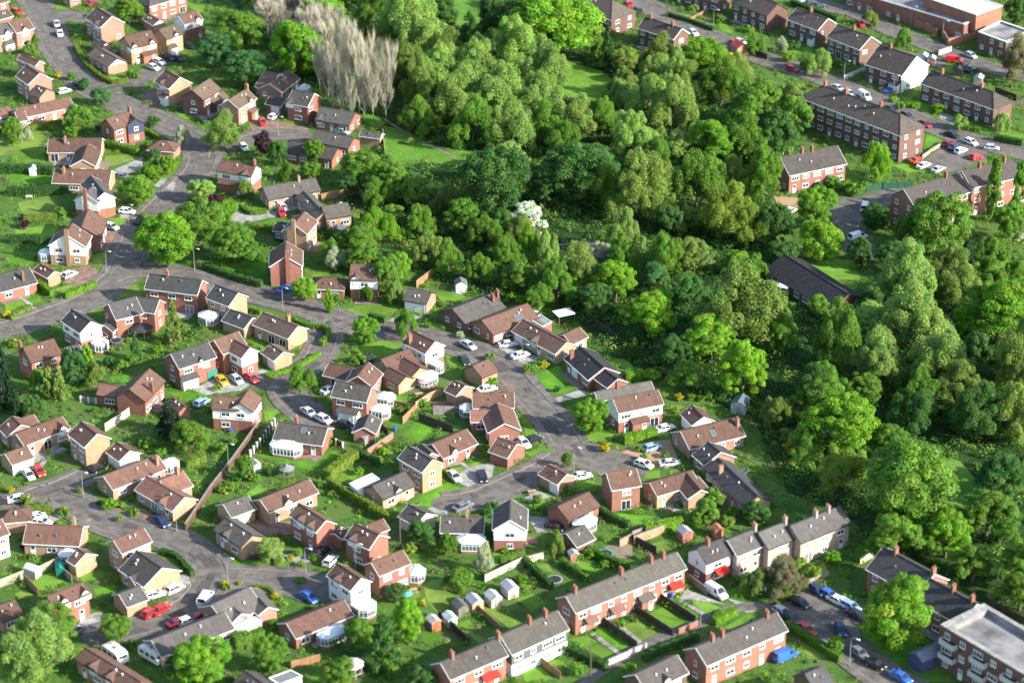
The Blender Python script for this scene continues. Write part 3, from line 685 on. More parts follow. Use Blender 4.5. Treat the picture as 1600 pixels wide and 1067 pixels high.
H('grey bungalow with long white sun lounge','bungalow','gb','red',[('T',612,152,918,192,880,302,1)], sky=[(0,.55,.3)], ch=[(0,.3,-2)], cons=[('T',660,285,6.4,3.6)], gwin=.4)
H('brown roofed house at the bottom left corner','house','rb','pink',[('W',530,842,880,1055,452,908,1.3)], dm=[(0,.3),(0,.6)])
H('grey roofed house cut by the bottom edge','house','gb','pink',[('X',410,985,560,1090,345,1060,1)])
# top right streets
H('hipped brown house beside the giant chestnut','house','dk','dk',[('D',70,-50,225,2,235,133,2,'h2')], gwin=.9)
H('brown pair of semis below the top road','house','dk','dk',[('D',430,106,655,178,600,247,2)], ch=[(0,.15),(0,.75)], gwin=.2)
H('terrace touching the top edge','terrace','dk','dk',[('D',600,-165,925,-75,880,-12,2)])
H('second brown terrace along the top road','terrace','dk','dk',[('D',1030,-65,1250,22,1208,115,2)], ch=[(0,.5)], gwin=.2)
H('brown semis with white porch in top row','terrace','dk','dk',[('E',180,45,372,115,307,192,2)], ch=[(0,.45)], po=[(0,'e',.35,1.8)], gwin=.1)
H('brown semis behind the telegraph pole','terrace','dk','dk',[('E',430,150,637,227,572,312,2)], ch=[(0,.5)], gwin=.05)
H('semis with bright white gable end','terrace','dk','dk',[('E',690,277,918,350,853,482,2,'v2')], ch=[(0,.3)], po=[(0,'e',.35,3)], gwin=.3)
H('long hipped terrace above the parked cars','terrace','dk','dk',[('F',297,433,680,567,655,668,2,'h2')], ch=[(0,.18),(0,.82)], gwin=.1)
H('three storey brown flats with hipped roof','flats','dk','dk',[('E',345,527,818,703,814,840,3,'hh')], ch=[(0,.02),(0,.3),(0,.75)], gwin=.95, vents=5)
H('semis with twin chimneys behind bright trees','house','gb','red',[('K',147,98,490,28,190,212,2)], ch=[(0,.38),(0,.55)], gwin=.05)
H('stepped three storey flats behind the poplars','flats','gb','red',[('L',120,285,455,193,515,307,3),('L',468,180,765,113,532,282,3,'h2')], ch=[(0,.75),(1,.35),(1,.85)], gwin=.6, vents=2)
H('black roofed long hall in the trees','hall','vb','dk',[('K',172,675,555,912,395,985,1,'l')], name='hall', vents=0)
FlatBlock('red brick workshop with roof terrace','workshop','red','F',[(-230,-62),(500,152),(650,85),(-80,-140)],5.0,1)
FlatBlock('white roofed upper block of the workshop','workshop','red','F',[(250,-18),(575,94),(735,37),(410,-75)],7.6,0,topmat='polycarb',parapet=.15)
FlatBlock('brown flat roofed building under the bare tree','building','dk','F',[(588,198),(760,262),(900,190),(725,130)],5.4,2)
# lower right terraces
H('slate end house with red awning','house','gl','dk',[('a',115,382,277,318,178,478,2,'w')], po=[(0,'e',.05,2.4,'c','scarlet')], ch=[(0,.4)], gwin=.9, rcols=['sl'])
H('first mossy grey terrace house','house','gl','pale',[('a',300,330,470,262,352,437,2)], ch=[(0,1)], gwin=.1, label='first mossy grey terrace house right of the red awning')
H('middle mossy grey terrace house','house','gl','pale',[('a',493,285,657,220,550,392,2)], ch=[(0,1)], gwin=.1, label='middle mossy grey terrace house behind the bare shrubs')
H('long mossy grey terrace against the wood','house','gl','pale',[('a',690,243,1000,120,745,357,2)], ch=[(0,.5),(0,.75)], gwin=.1)
H('four door red terrace with front lawns','terrace','gb','red',[('Z',175,522,870,247,235,632,2)], ch=[(0,.08),(0,.49),(0,.76),(0,.87)], po=[(0,'e',-.38,2,'c','pk'),(0,'e',-.14,2.6,'c','pk'),(0,'e',.12,2.8,'b'),(0,'e',.4,2.4,'c','scarlet')], gwin=.4)
H('red terrace with scarlet awning','terrace','gb','red',[('Y',510,937,872,785,575,1047,2)], po=[(0,'e',.18,3,'c','scarlet')], ch=[(0,.2),(0,1)], gwin=.1)
H('white rendered terrace with grey tile upper floor','terrace','gb','white',[('Y',885,770,1243,612,945,897,2,'t')], ch=[(0,.5),(0,.78)], gwin=.1)
H('red terrace by the blue van','terrace','gb','red',[('a',105,992,608,775,672,890,2)], ch=[(0,.2),(0,.32),(0,.87)], gwin=.5)
H('dark gabled house at the bottom edge','house','gb','dk',[('Z',610,1010,872,887,943,1003,2)], dm=[(0,.5)])
H('long dark terrace behind the round tree','terrace','sl','red',[('b',400,214,720,386,520,480,2,),('b',690,410,985,572,800,660,2)], ch=[(0,.25),(0,.98),(1,.5),(1,.9)], gwin=.3)
H('dark roof cut by the lower right edge','house','sl','dk',[('b',-90,1010,30,955,130,1060,2)])
FlatBlock('pale parapet block of flats, bottom right','flats','dk','b',[(760,702),(1340,1047),(1610,915),(1030,570)],8.6,3,parapet=1.1,coping='concrete',winw=2.2,cw=1.3,balcony=True)
FlatBlock('flat white roofed garage beside the grey bungalow','garage','white','U',[(262,535),(315,577),(448,510),(398,473)],2.6,0,topmat='white',parapet=.06)
FlatBlock('flat grey extension at the bottom','extension','white','X',[(560,1035),(625,1075),(765,1022),(695,985)],2.8,1,topmat='lead',parapet=.06)
FlatBlock('flat felt extension between the bungalows','extension','red','P',[(590,195),(660,240),(720,210),(650,165)],2.5,0,parapet=.05)
# ---------------------------------------------------------------- ground, roads, lawns
m = MB(); m.add([(-3000,-2600,0),(3000,-2600,0),(3000,3400,0),(-3000,3400,0)], [(0,1,2,3)]); structure('ground', m, 'ground')
ROADS = []
def smooth(P, n=4):
    out = []
    for i in range(len(P)-1):
        p0, p1, p2, p3 = P[max(i-1,0)], P[i], P[i+1], P[min(i+2,len(P)-1)]
        for k in range(n):
            t = k/n
            out.append(.5*((2*p1)+(p2-p0)*t+(2*p0-5*p1+4*p2-p3)*t*t+(3*p1-p0-3*p2+p3)*t*t*t))
    return out + [P[-1]]
def offs(P, d):
    out = []
    for i, p in enumerate(P):
        t = P[min(i+1,len(P)-1)] - P[max(i-1,0)]; t.z = 0; t.normalize(); out.append(p + Vector((-t.y, t.x, 0))*d)
    return out
RD = [ # photo points of the centre line, width in metres
 ([(40,-25),(58,10),(76,42),(86,71),(111,106),(142,137),(197,167),(253,190),(296,217),(316,242),(308,268),(283,292),(250,324),(222,356),(204,392),(190,425),(166,447),(140,468),(76,493),(20,511),(-40,527)], 6.6),
 ([(190,428),(235,422),(288,433),(342,443),(402,461),(466,478),(509,492),(560,510),(610,518),(657,526),(700,537),(731,546),(763,559),(790,578),(814,604),(842,635),(867,662),(886,690),(900,712)], 5.6),
 ([(86,22),(120,28),(160,27)], 5.0),
 ([(138,140),(190,135),(232,110),(270,92)], 4.0),
 ([(318,240),(350,232),(400,214),(440,211),(478,214)], 4.6),
 ([(514,500),(508,530),(495,558),(473,577),(440,592),(408,600)], 5.0),
 ([(440,592),(452,620),(472,640),(505,668)], 5.0),
 ([(890,705),(850,732),(800,755),(745,778),(695,786)], 5.4),
 ([(890,705),(925,716),(985,735)], 7.0),
 ([(-40,800),(20,788),(75,768),(105,778),(140,803),(200,828),(262,838),(308,866),(330,890),(318,922),(295,945),(263,962),(215,978),(150,995)], 5.4),
 ([(322,903),(400,905),(443,908),(480,915),(500,925)], 6.4),
 ([(75,768),(105,756),(135,742)], 4.6),
 ([(985,-10),(1031,20),(1090,48),(1143,71),(1200,95),(1255,112),(1306,131),(1350,150),(1405,175),(1451,195),(1501,215),(1557,230),(1640,250)], 5.6),
 ([(1225,-15),(1290,10),(1341,22),(1385,45),(1443,68),(1494,88),(1545,106),(1640,130)], 4.6),
 ([(1395,303),(1350,315),(1315,320),(1320,345),(1345,372)], 6.0),
 ([(1300,985),(1318,1005),(1345,1030),(1390,1062),(1450,1095)], 5.4),
 ([(900,1075),(1000,1010),(1090,975),(1150,950),(1215,948)], 2.6),
]
for i, (pts, w) in enumerate(RD):
    P = smooth([at(q) for q in pts], 5); ROADS.append((P, w))
def segd(p, P):
    best = 1e9
    for i in range(len(P)-1):
        a, b = P[i], P[i+1]; dx, dy = b.x-a.x, b.y-a.y; l = dx*dx+dy*dy
        t = max(0, min(1, ((p[0]-a.x)*dx+(p[1]-a.y)*dy)/l)) if l > 0 else 0
        d = math.hypot(p[0]-a.x-dx*t, p[1]-a.y-dy*t); best = min(best, d)
    return best
def onroad(p, margin=0, skip=-1):
    return any(k != skip and segd(p, P) < w/2+margin for k, (P, w) in enumerate(ROADS))
for i, (P, w) in enumerate(ROADS):
    z = .03 + i*.004; m = MB(); A, B = offs(P, w/2), offs(P, -w/2); n = len(P)
    m.add([q+Vector((0,0,z)) for q in A]+[q+Vector((0,0,z)) for q in B], [(k+n,k+n+1,k+1,k) for k in range(n-1)])
    # rounded end so that junctions and turning heads close
    for end, d in ((P[0], w/2), (P[-1], w/2*(1.0))):
        ring = [end+Vector((math.cos(t)*d, math.sin(t)*d, z-.002)) for t in [2*math.pi*k/20 for k in range(20)]]
        m.add(ring, [tuple(range(20))])
    structure('road', m, 'road')
    if w < 4.1 or i == 14: continue
    pm, km = MB(), MB()
    for s in (1, -1):
        In, Ku, Ou = offs(P, s*w/2), offs(P, s*(w/2+.16)), offs(P, s*(w/2+1.7))
        zt = .13 + i*.004
        for k in range(len(P)-1):
            mid = (Ku[k]+Ku[k+1])/2
            if onroad(mid, .1, i) or segd(mid, P) < w/2+.04: continue
            f = (0,1,2,3) if s < 0 else (3,2,1,0); up = lambda q, h: (q.x, q.y, h)
            km.add([up(In[k],zt), up(In[k+1],zt), up(Ku[k+1],zt), up(Ku[k],zt)], [f[::-1]])
            km.add([up(In[k],0), up(In[k+1],0), up(In[k+1],zt), up(In[k],zt)], [f[::-1]])
            mo = (Ou[k]+Ou[k+1])/2
            if not onroad(mo, .2, i) and segd(mo, P) > w/2+1.4:
                pm.add([up(Ku[k],zt-.004), up(Ku[k+1],zt-.004), up(Ou[k+1],zt-.004), up(Ou[k],zt-.004)], [f[::-1]])
                pm.add([up(Ou[k+1],0), up(Ou[k],0), up(Ou[k],zt-.004), up(Ou[k+1],zt-.004)], [f[::-1]])
    if km.v: structure('kerb', km, 'kerb')
    if pm.v: structure('pavement', pm, 'pave')
POLY = []
def sheet(name, mat, c, pts, z, kind='structure', curve=True):
    P = [at(px(c, *q)) for q in pts]; POLY.append(([(p.x,p.y) for p in P], name))
    m = MB()
    if sum(P[i].x*P[(i+1)%len(P)].y-P[(i+1)%len(P)].x*P[i].y for i in range(len(P))) < 0: P = P[::-1]
    m.add([(p.x,p.y,z) for p in P], [tuple(range(len(P)))])
    return structure(name, m, mat)
WOODPX = [(330,-40),(400,50),(440,110),(560,175),(600,215),(560,290),(480,370),(610,390),(690,440),(780,470),(870,470),(960,560),(1060,600),(1180,660),(1230,770),(1320,800),(1380,870),(1470,900),(1560,960),(1640,980),(1640,450),(1500,440),(1380,480),(1310,470),(1200,400),(1180,350),(1230,270),(1240,150),(1090,100),(980,100),(920,70),(900,-40)]
WOOD = [(at(q).x, at(q).y) for q in WOODPX]
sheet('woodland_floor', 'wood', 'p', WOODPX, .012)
CLEAR = [[(-60,380),(160,440),(280,560),(100,620),(-100,560)]]
k_ = 0
for c, pts in [('C',[(0,780),(120,800),(300,900),(560,940),(480,1030),(250,1000),(100,1050),(0,950)]), ('D',[(-60,380),(160,440),(290,560),(100,640),(-100,580)]), ('p',[(700,-30),(760,-30),(745,60),(720,100),(700,60)]),
               ('p',[(1420,700),(1500,720),(1560,790),(1500,800),(1440,760)])]:
    sheet('rough_grass', 'lawn' if c == 'D' else 'rough', c, pts, .02+k_*.004); k_ += 1
sheet('woodland_path', 'sand', 'p', [(600,188),(640,213),(690,237),(730,261),(731,259),(692,234),(642,211),(602,186)], .05)
sheet('woodland_path', 'sand', 'p', [(862,384),(905,384),(930,378),(930,374),(900,379),(862,380)], .05)
LAWNS = dict(
G=[[(60,360),(180,350),(330,340),(330,440),(60,420)],[(110,540),(350,490),(350,600),(140,640)],[(90,700),(360,680),(330,760),(100,780)],[(20,840),(200,850),(210,920),(60,930)],[(90,220),(280,200),(280,290),(110,300)],[(650,250),(840,240),(860,270),(640,330)],[(1000,300),(1140,280),(1080,410),(980,390)],[(850,590),(970,500),(890,600)],[(660,640),(820,620),(740,690),(660,670)],[(560,860),(710,840),(690,960),(560,900)],[(0,20),(120,30),(280,120),(100,130),(0,90)]],
M=[[(140,170),(240,150),(260,200),(190,220)],[(10,210),(110,180),(180,230),(60,280)],[(330,130),(540,65),(590,80),(400,160)],[(140,310),(330,220),(530,165),(420,240),(200,325)],[(680,670),(800,650),(790,700),(690,700)],[(560,250),(640,235),(640,290),(550,280)],[(700,150),(840,95),(880,170),(720,190)],[(620,930),(800,900),(700,980),(600,990)],[(1020,760),(1200,760),(1260,790),(1180,830)],[(920,320),(1000,310),(1030,350),(950,370)]],
A=[[(670,650),(740,670),(1060,820),(1050,850),(880,770)],[(1090,700),(1210,720),(1220,760),(1120,730)],[(340,30),(430,60),(350,62)],[(1090,0),(1265,40),(1265,90),(1120,30)],[(500,490),(640,470),(790,490),(690,515)],[(0,780),(200,800),(290,850),(200,950),(0,960)]],
B=[[(540,760),(600,740),(700,775),(690,805),(570,800)],[(370,560),(550,580),(440,600)],[(380,720),(425,710),(400,760)],[(0,720),(40,710),(30,750)],[(1060,680),(1200,760),(1150,800),(1050,740)]],
H=[[(740,960),(860,955),(855,995),(740,995)],[(790,490),(900,450),(1000,480),(800,515)],[(400,670),(520,645),(500,680)],[(90,900),(460,890),(450,1000),(250,960)],[(310,560),(460,570),(460,600),(350,600)],[(990,580),(1060,570),(1090,650),(1000,680)]],
O=[[(210,330),(400,290),(580,310),(560,330),(490,400),(210,355)],[(270,580),(460,520),(590,530),(560,620),(420,635)],[(800,220),(900,200),(980,260),(860,295)],[(690,380),(860,440),(800,460),(680,410)],[(850,610),(930,600),(960,680),(880,690)],[(540,860),(640,870),(640,960),(560,940)],[(0,440),(80,430),(90,540),(0,560)]],
N=[[(1050,560),(1130,500),(1190,540),(1060,590)],[(740,500),(850,540),(820,570),(750,520)],[(840,760),(1040,700),(1190,600),(1180,640),(1020,720)],[(240,840),(500,850),(380,880)],[(860,930),(940,960),(850,1040),(840,980)],[(940,990),(1030,1010),(960,1020)]],
P=[[(500,460),(590,430),(640,470),(560,490)],[(610,540),(760,480),(895,610),(800,655),(720,650)],[(490,650),(530,670),(680,900),(560,920),(535,800)],[(780,750),(870,710),(900,880),(1100,900),(1090,940),(930,950)],[(560,1020),(700,955),(745,980),(740,1010),(620,1060)],[(180,290),(330,360),(320,380),(180,310)],[(610,110),(700,130),(720,180),(650,165)],[(1050,430),(1190,440),(1240,520),(1120,480)]],
T=[[(470,360),(560,340),(700,400),(860,380),(960,330),(1050,340),(890,480),(700,430)],[(410,600),(500,535),(580,590),(430,620)],[(250,1020),(400,1000),(650,1000),(685,1040),(500,1060),(300,1055)],[(960,510),(1060,440),(1200,480),(1050,540)],[(540,100),(620,70),(570,160)],[(640,115),(720,140),(690,150)],[(1180,360),(1265,330),(1265,410),(1190,400)]],
U=[[(380,380),(520,330),(560,370),(400,430)],[(570,240),(680,150),(790,200),(690,280)],[(640,660),(760,560),(900,520),(970,580),(760,680)],[(860,450),(960,430),(1020,480),(930,520)],[(990,420),(1100,380),(1130,410),(1030,440)],[(480,130),(600,110),(600,200),(490,180)],[(800,160),(960,180),(940,215),(880,200)]],
V=[[(200,720),(420,700),(480,730),(370,770),(190,810)],[(700,300),(810,270),(850,310),(740,340)],[(950,480),(1200,500),(1100,560),(960,520)],[(400,400),(560,380),(580,420),(430,440)],[(430,820),(540,780),(560,840),(450,850)],[(790,700),(1030,780),(1020,810),(880,790)],[(700,770),(850,800),(880,850),(760,850)],[(1110,220),(1220,215),(1200,270),(1130,260)],[(0,330),(60,300),(20,370)]],
W=[[(490,400),(620,360),(660,400),(520,440)],[(580,480),(720,450),(730,500),(620,540)],[(180,440),(330,370),(400,430),(270,500)],[(90,510),(150,480),(220,520),(130,540)],[(0,380),(50,370),(120,410),(40,430)],[(1020,500),(1150,460),(1160,490),(1050,560)],[(960,250),(1040,240),(1190,370),(1100,380)],[(150,0),(330,-10),(300,20),(160,20)]],
X=[[(470,470),(560,490),(620,590),(560,570)],[(770,440),(900,430),(910,510),(800,520)],[(880,950),(1000,970),(1050,1040),(800,1060)],[(340,760),(500,730),(500,790),(360,800)]],
Y=[[(400,440),(560,400),(640,520),(500,640),(430,560)],[(380,770),(500,740),(530,800),(440,840)],[(600,700),(690,670),(730,720),(650,745)],[(760,590),(850,600),(1010,690),(940,720)],[(1020,1000),(1130,960),(1220,1040),(1050,1067)],[(1160,940),(1279,910),(1279,980)],[(980,540),(1090,510),(1200,560),(1080,620)],[(630,700),(700,740),(840,820),(760,830)],[(200,540),(380,500),(400,560),(260,590)]],
Z=[[(345,750),(400,720),(600,850),(560,885)],[(200,790),(310,770),(500,890),(430,930)],[(500,720),(620,680),(780,770),(650,820)],[(680,640),(780,590),(940,700),(850,745)],[(850,580),(890,560),(1010,650),(960,680)],[(930,540),(990,525),(1150,600),(1060,640)],[(660,210),(780,180),(850,210),(720,250)],[(330,260),(440,240),(590,330),(520,350)]],
a=[[(300,640),(400,610),(440,680),(330,680)],[(280,870),(470,760),(560,770),(300,890)],[(820,520),(900,460),(930,550),(830,590)],[(650,640),(750,610),(740,650),(660,670)],[(1080,380),(1180,370),(1160,440),(1090,440)],[(690,860),(980,1060),(800,1060)]],
K=[[(310,740),(460,700),(580,710),(640,850),(560,910)],[(545,150),(620,200),(640,260),(530,240)]],
F=[[(250,920),(270,820),(370,860),(340,910)],[(60,1020),(160,1010),(300,1067),(150,1067)],[(540,1000),(640,985),(640,1010),(570,1015)],[(100,590),(300,650),(290,700),(150,660)],[(470,720),(640,800),(700,830),(580,820)],[(700,780),(869,830),(869,870),(720,850)],[(360,420),(440,400),(430,460),(370,450)]],
E=[[(520,520),(640,480),(700,510),(610,550)],[(90,300),(250,290),(290,340),(130,330)],[(360,380),(480,400),(440,440),(380,420)]],
D=[[(560,70),(700,90),(760,130),(640,120)],[(880,140),(1000,180),(960,210),(880,190)],[(280,300),(400,310),(380,350),(290,340)]],
L=[[(540,650),(740,680),(780,780),(560,740)],[(330,760),(440,740),(450,800),(360,820)]],
I=[[(300,820),(420,790),(510,850),(380,890)],[(940,920),(1010,900),(1060,940),(1010,985)]],
Q=[[(410,220),(500,215),(560,270),(430,260)],[(510,330),(610,330),(560,390),(500,370)],[(310,735),(440,730),(440,780),(350,780)],[(500,730),(590,720),(500,760)],[(960,600),(1060,570),(1080,680)]],
b=[[(250,700),(560,780),(640,850),(520,960),(400,900),(280,800)],[(560,960),(760,950),(860,1060),(640,1060)],[(230,200),(360,220),(340,260),(240,260)]])
li = 0
for c, L_ in LAWNS.items():
    for pts in L_: sheet('lawn', ('lawn','lawn_lush','lawn','lawn_dry')[(li*7+len(pts))%4], c, pts, .016 + (li % 6)*.0025 + li*.00003); li += 1
DRIVES = [('road','A',[(800,510),(900,450),(1000,420),(1050,440),(950,500),(840,560)]),('pavers','A',[(860,590),(940,540),(1020,640),(1030,680),(880,620)]),
('pavers','B',[(350,760),(470,740),(720,790),(720,830),(560,820),(380,830)]),('concrete','G',[(700,340),(880,260),(880,330),(790,370)]),('pavers','G',[(650,720),(760,700),(720,830),(590,840)]),
('pavers','G',[(380,960),(560,930),(640,980),(560,1060),(400,1040)]),('concrete','G',[(740,610),(870,590),(850,630),(740,640)]),('concrete','H',[(220,650),(280,580),(480,590),(530,600),(520,630),(300,670)]),
('concrete','N',[(400,830),(520,760),(830,700),(880,720),(700,830),(480,860)]),('concrete','P',[(330,370),(400,340),(590,410),(660,430),(560,470),(500,450)]),('concrete','P',[(740,680),(890,630),(970,650),(760,710)]),
('pavers','P',[(400,560),(500,600),(480,640),(380,640)]),('gravel','Q',[(160,640),(330,560),(500,540),(560,680),(480,720),(300,700)]),('concrete','U',[(980,440),(1160,400),(1140,500),(1010,560),(900,520)]),
('concrete','U',[(740,690),(830,660),(950,720),(810,730)]),('concrete','V',[(370,400),(480,340),(560,380),(470,410)]),('concrete','V',[(410,500),(530,510),(620,600),(470,600)]),
('pavers','S',[(760,640),(900,700),(1000,770),(880,790),(830,690)]),('sand','S',[(460,600),(600,640),(860,740),(790,790),(560,720)]),('concrete','S',[(290,740),(350,700),(390,740),(320,780)]),('pavers','T',[(400,760),(560,770),(700,770),(700,850),(540,860)]),
('concrete','T',[(640,980),(700,960),(850,1000),(740,1040)]),('pavers','T',[(550,360),(620,370),(760,350),(900,350),(860,400)]),('concrete','W',[(1100,400),(1200,380),(1190,460),(1120,480)]),('concrete','W',[(520,640),(640,620),(620,740),(460,760)]),
('road','W',[(830,650),(1040,590),(960,720),(850,760)]),('concrete','a',[(300,690),(420,720),(560,725),(560,755),(420,780)]),('gravel','K',[(110,330),(260,340),(260,400),(130,380)]),
('road','K',[(640,360),(800,310),(830,380),(700,430),(630,490),(620,590),(720,620),(700,720),(540,700),(510,480)]),('road','F',[(240,1000),(400,880),(640,930),(640,990),(560,1010),(480,1067),(300,1067)]),
('road','a',[(600,770),(700,680),(800,640),(900,650),(1180,830),(1060,860),(960,970),(850,900)]),('concrete','O',[(470,410),(620,350),(720,380),(560,440)]),('pavers','O',[(620,830),(760,850),(700,870)]),
('sand','O',[(780,900),(950,880),(960,970),(770,980)]),('concrete','E',[(690,560),(760,530),(800,560),(740,600)]),('concrete','Z',[(880,540),(930,480),(1180,580),(1050,560)]),('concrete','G',[(1000,390),(1090,420),(1070,470),(950,440)]),
('pave','p',[(1390,75),(1480,95),(1470,108),(1400,95)]),('concrete','F',[(340,690),(430,720),(440,780),(350,740)]),('sand','V',[(880,690),(1060,650),(1060,760),(960,760)]),('concrete','I',[(420,800),(500,810),(480,835),(415,820)]),('sand','D',[(720,130),(830,130),(840,160),(780,165)]),
('pavers','U',[(560,1040),(640,1030),(640,1060)]),('road','T',[(700,960),(900,900),(1000,940),(860,1010)])]
PN = {'road':'parking_area','pavers':'paved_drive','concrete':'driveway','gravel':'paved_drive','sand':'gravel_bed','pave':'footway'}
for i, (mt, c, pts) in enumerate(DRIVES): sheet(PN[mt], mt, c, pts, .036+.0013*i+ (.06 if mt == 'road' else 0))
Z_PATHS = [('Z',[(340,760),(515,885)]),('Z',[(890,550),(1040,640)]),('Z',[(500,700),(640,815)]),('M',[(115,170),(215,245)]),('U',[(850,430),(950,410),(1040,470)]),('S',[(250,430),(300,370),(270,340)])]
for c, pts in Z_PATHS:
    P = [at(px(c,*q)) for q in pts]; m = MB(); A, B = offs(P,.5), offs(P,-.5); n = len(P)
    m.add([q+Vector((0,0,.11)) for q in A+B], [(k+n,k+n+1,k+1,k) for k in range(n-1)]); structure('garden_path', m, 'concrete')
rp = random.Random(5)
for i, (P, w) in enumerate(ROADS):
    m = MB(); L_ = len(P); z = .1 + i*.0028
    for _ in range(max(2, L_//4)):
        k = rp.randrange(L_-1); d = (P[k+1]-P[k]).normalized(); s = Vector((-d.y,d.x,0)); c0 = P[k] + s*rp.uniform(-.35,.35)*w; a, b_ = rp.uniform(.5,2.6), rp.uniform(.3,.9)
        m.add([(c0+d*(x*a)+s*(y*b_)).to_tuple()[:2]+(z,) for x, y in ((-1,-1),(1,-1),(1,1),(-1,1))], [(0,1,2,3)]); z += .0015
    structure('road_patch', m, 'patch_dark' if i % 2 else 'patch_light')
def dashes(pts, wd=.18, gap=1.0):
    P = smooth([at(q) for q in pts], 6); m = MB()
    for k in range(0, len(P)-1):
        a, b_ = P[k], P[k+1]; d = (b_-a); l = d.length; d.normalize(); s = Vector((-d.y,d.x,0))*wd/2; e = a + d*min(l*.6, 1.2)
        m.add([(*(a-s)[:2],.14),(*(e-s)[:2],.14),(*(e+s)[:2],.14),(*(a+s)[:2],.14)], [(0,1,2,3)])
    structure('road_marking', m, 'marking')
dashes([(162,135),(180,133),(192,129)]); dashes([(222,240),(228,236)]); dashes([(326,247),(330,230)]); dashes([(505,502),(524,500)]); dashes([(186,440),(206,432)])
m = MB(); P = [at(px('S', *q), .05) for q in [(500,770),(590,725),(610,740),(525,785)]]
m.add([(q.x,q.y,.085) for q in P], [(0,1,2,3)]); structure('road_ramp', m, 'pavers')
def patios():
    pr = random.Random(3); seen = 0
    for i, (O, U, V, u0, u1, w) in enumerate(list(FOOT)):
        if u1-u0 < 6 or u1-u0 > 16 or pr.random() < .3: continue
        s = 1 if V.y < 0 else -1; a = u0 + (u1-u0)*pr.uniform(0,.3); b_ = u1 - (u1-u0)*pr.uniform(0,.4); d = pr.uniform(1.6,3.2)
        P = [O+U*u+V*(s*v) for u, v in ((a,w-.1),(b_,w-.1),(b_,w+d),(a,w+d))]
        if any(onroad(p, 2) for p in P) or any(n in ('driveway','paved_drive','parking_area') and inpoly(p.x,p.y,Q) for p in P for Q, n in POLY): continue
        if sum(P[k].x*P[(k+1)%4].y-P[(k+1)%4].x*P[k].y for k in range(4)) < 0: P = P[::-1]
        m = MB(); m.add([(p.x,p.y,.07+i*.0003) for p in P], [(0,1,2,3)]); structure('patio', m, pr.choice(['concrete','pavers','sand','concrete']))
        POLY.append(([(p.x,p.y) for p in P], 'driveway'))
patios()
def infoot(p, margin=0):
    for O, U, V, u0, u1, w in FOOT:
        d = Vector((p[0], p[1], 0)) - O
        if u0-margin < d.dot(U) < u1+margin and abs(d.dot(V)) < w+margin: return True
    return False
def onpoly(p, names): return any(n in names and inpoly(p[0], p[1], P) for P, n in POLY)
# ---------------------------------------------------------------- trees and planting: leaf-sized faces in clumps
def leafmesh(name, C, Nn, size, tint, extra=None, up=None):
    """diamond leaves at C facing Nn"""
    n = len(C); r = rng.normal(size=(n,3))
    if up is not None: r = r*.35 + up
    T = np.cross(Nn, r); T /= np.linalg.norm(T, axis=1, keepdims=True)+1e-9
    B = np.cross(Nn, T)
    s = size[:,None]*.5
    V = np.stack([C - T*s*1.25, C + B*s*.75 + Nn*s*.12, C + T*s*1.25, C - B*s*.75 + Nn*s*.12], 1).reshape(-1,3)
    me = bpy.data.meshes.new(name); me.vertices.add(4*n); me.vertices.foreach_set('co', V.astype(np.float32).ravel())
    me.loops.add(4*n); me.loops.foreach_set('vertex_index', np.arange(4*n, dtype=np.int32))
    me.polygons.add(n); me.polygons.foreach_set('loop_start', np.arange(0,4*n,4,dtype=np.int32)); me.polygons.foreach_set('loop_total', np.full(n,4,dtype=np.int32))
    at_ = me.color_attributes.new('tint', 'FLOAT_COLOR', 'POINT')
    col = np.ones((4*n,4), np.float32); col[:,:3] = np.repeat(tint,4,0); at_.data.foreach_set('color', col.ravel())
    me.materials.append(M['leaf']); me.update(); me.validate(); return me
def unit(n):
    v = rng.normal(size=(n,3)); return v/np.linalg.norm(v,axis=1,keepdims=True)
def clumps(centers, rad, per, size, jitter=.45, flatz=.85, droop=0):
    Cs, Ns, Ss, Ts = [], [], [], []
    for c, r in zip(centers, rad):
        d = unit(per); d[:,2] = np.where(d[:,2] < -.35, -d[:,2], d[:,2])
        rr = r*(1-.45*rng.random(per)**2.2)
        P = c + d*rr[:,None]*np.array([1,1,flatz])
        if droop: P[:,2] -= droop*r*(d[:,0]**2+d[:,1]**2)*1.1
        nn = d + rng.normal(size=(per,3))*jitter; nn[:,2] += .25; nn /= np.linalg.norm(nn,axis=1,keepdims=True)
        t = rng.normal(1, .13)
        tt = np.clip(rng.normal(t, .16, size=(per,1)), .5, 1.6)*np.array([1+rng.normal(0,.12),1+rng.normal(0,.03),1+rng.normal(0,.12)])
        Cs.append(P); Ns.append(nn); Ss.append(size*rng.uniform(.7,1.35,per)); Ts.append(tt)
    return np.concatenate(Cs), np.concatenate(Ns), np.concatenate(Ss), np.concatenate(Ts)
def crown_pts(n, top=1.0, low=.55, lob=.16, inner=.35):
    """points in an uneven unit crown, more of them near the outside"""
    d = unit(n); d[:,2] = np.where((d[:,2] < 0) & (rng.random(n) < .45), -d[:,2], d[:,2])
    ax = unit(5); amp = rng.uniform(-lob, lob, 5)
    bumps = 1 + (np.maximum(0, d@ax.T)**3)@amp
    r = (inner + (1-inner)*rng.random(n)**.45)*bumps*.84
    P = d*r[:,None]; P[:,2] *= np.where(P[:,2] > 0, top, low*1.2); return P
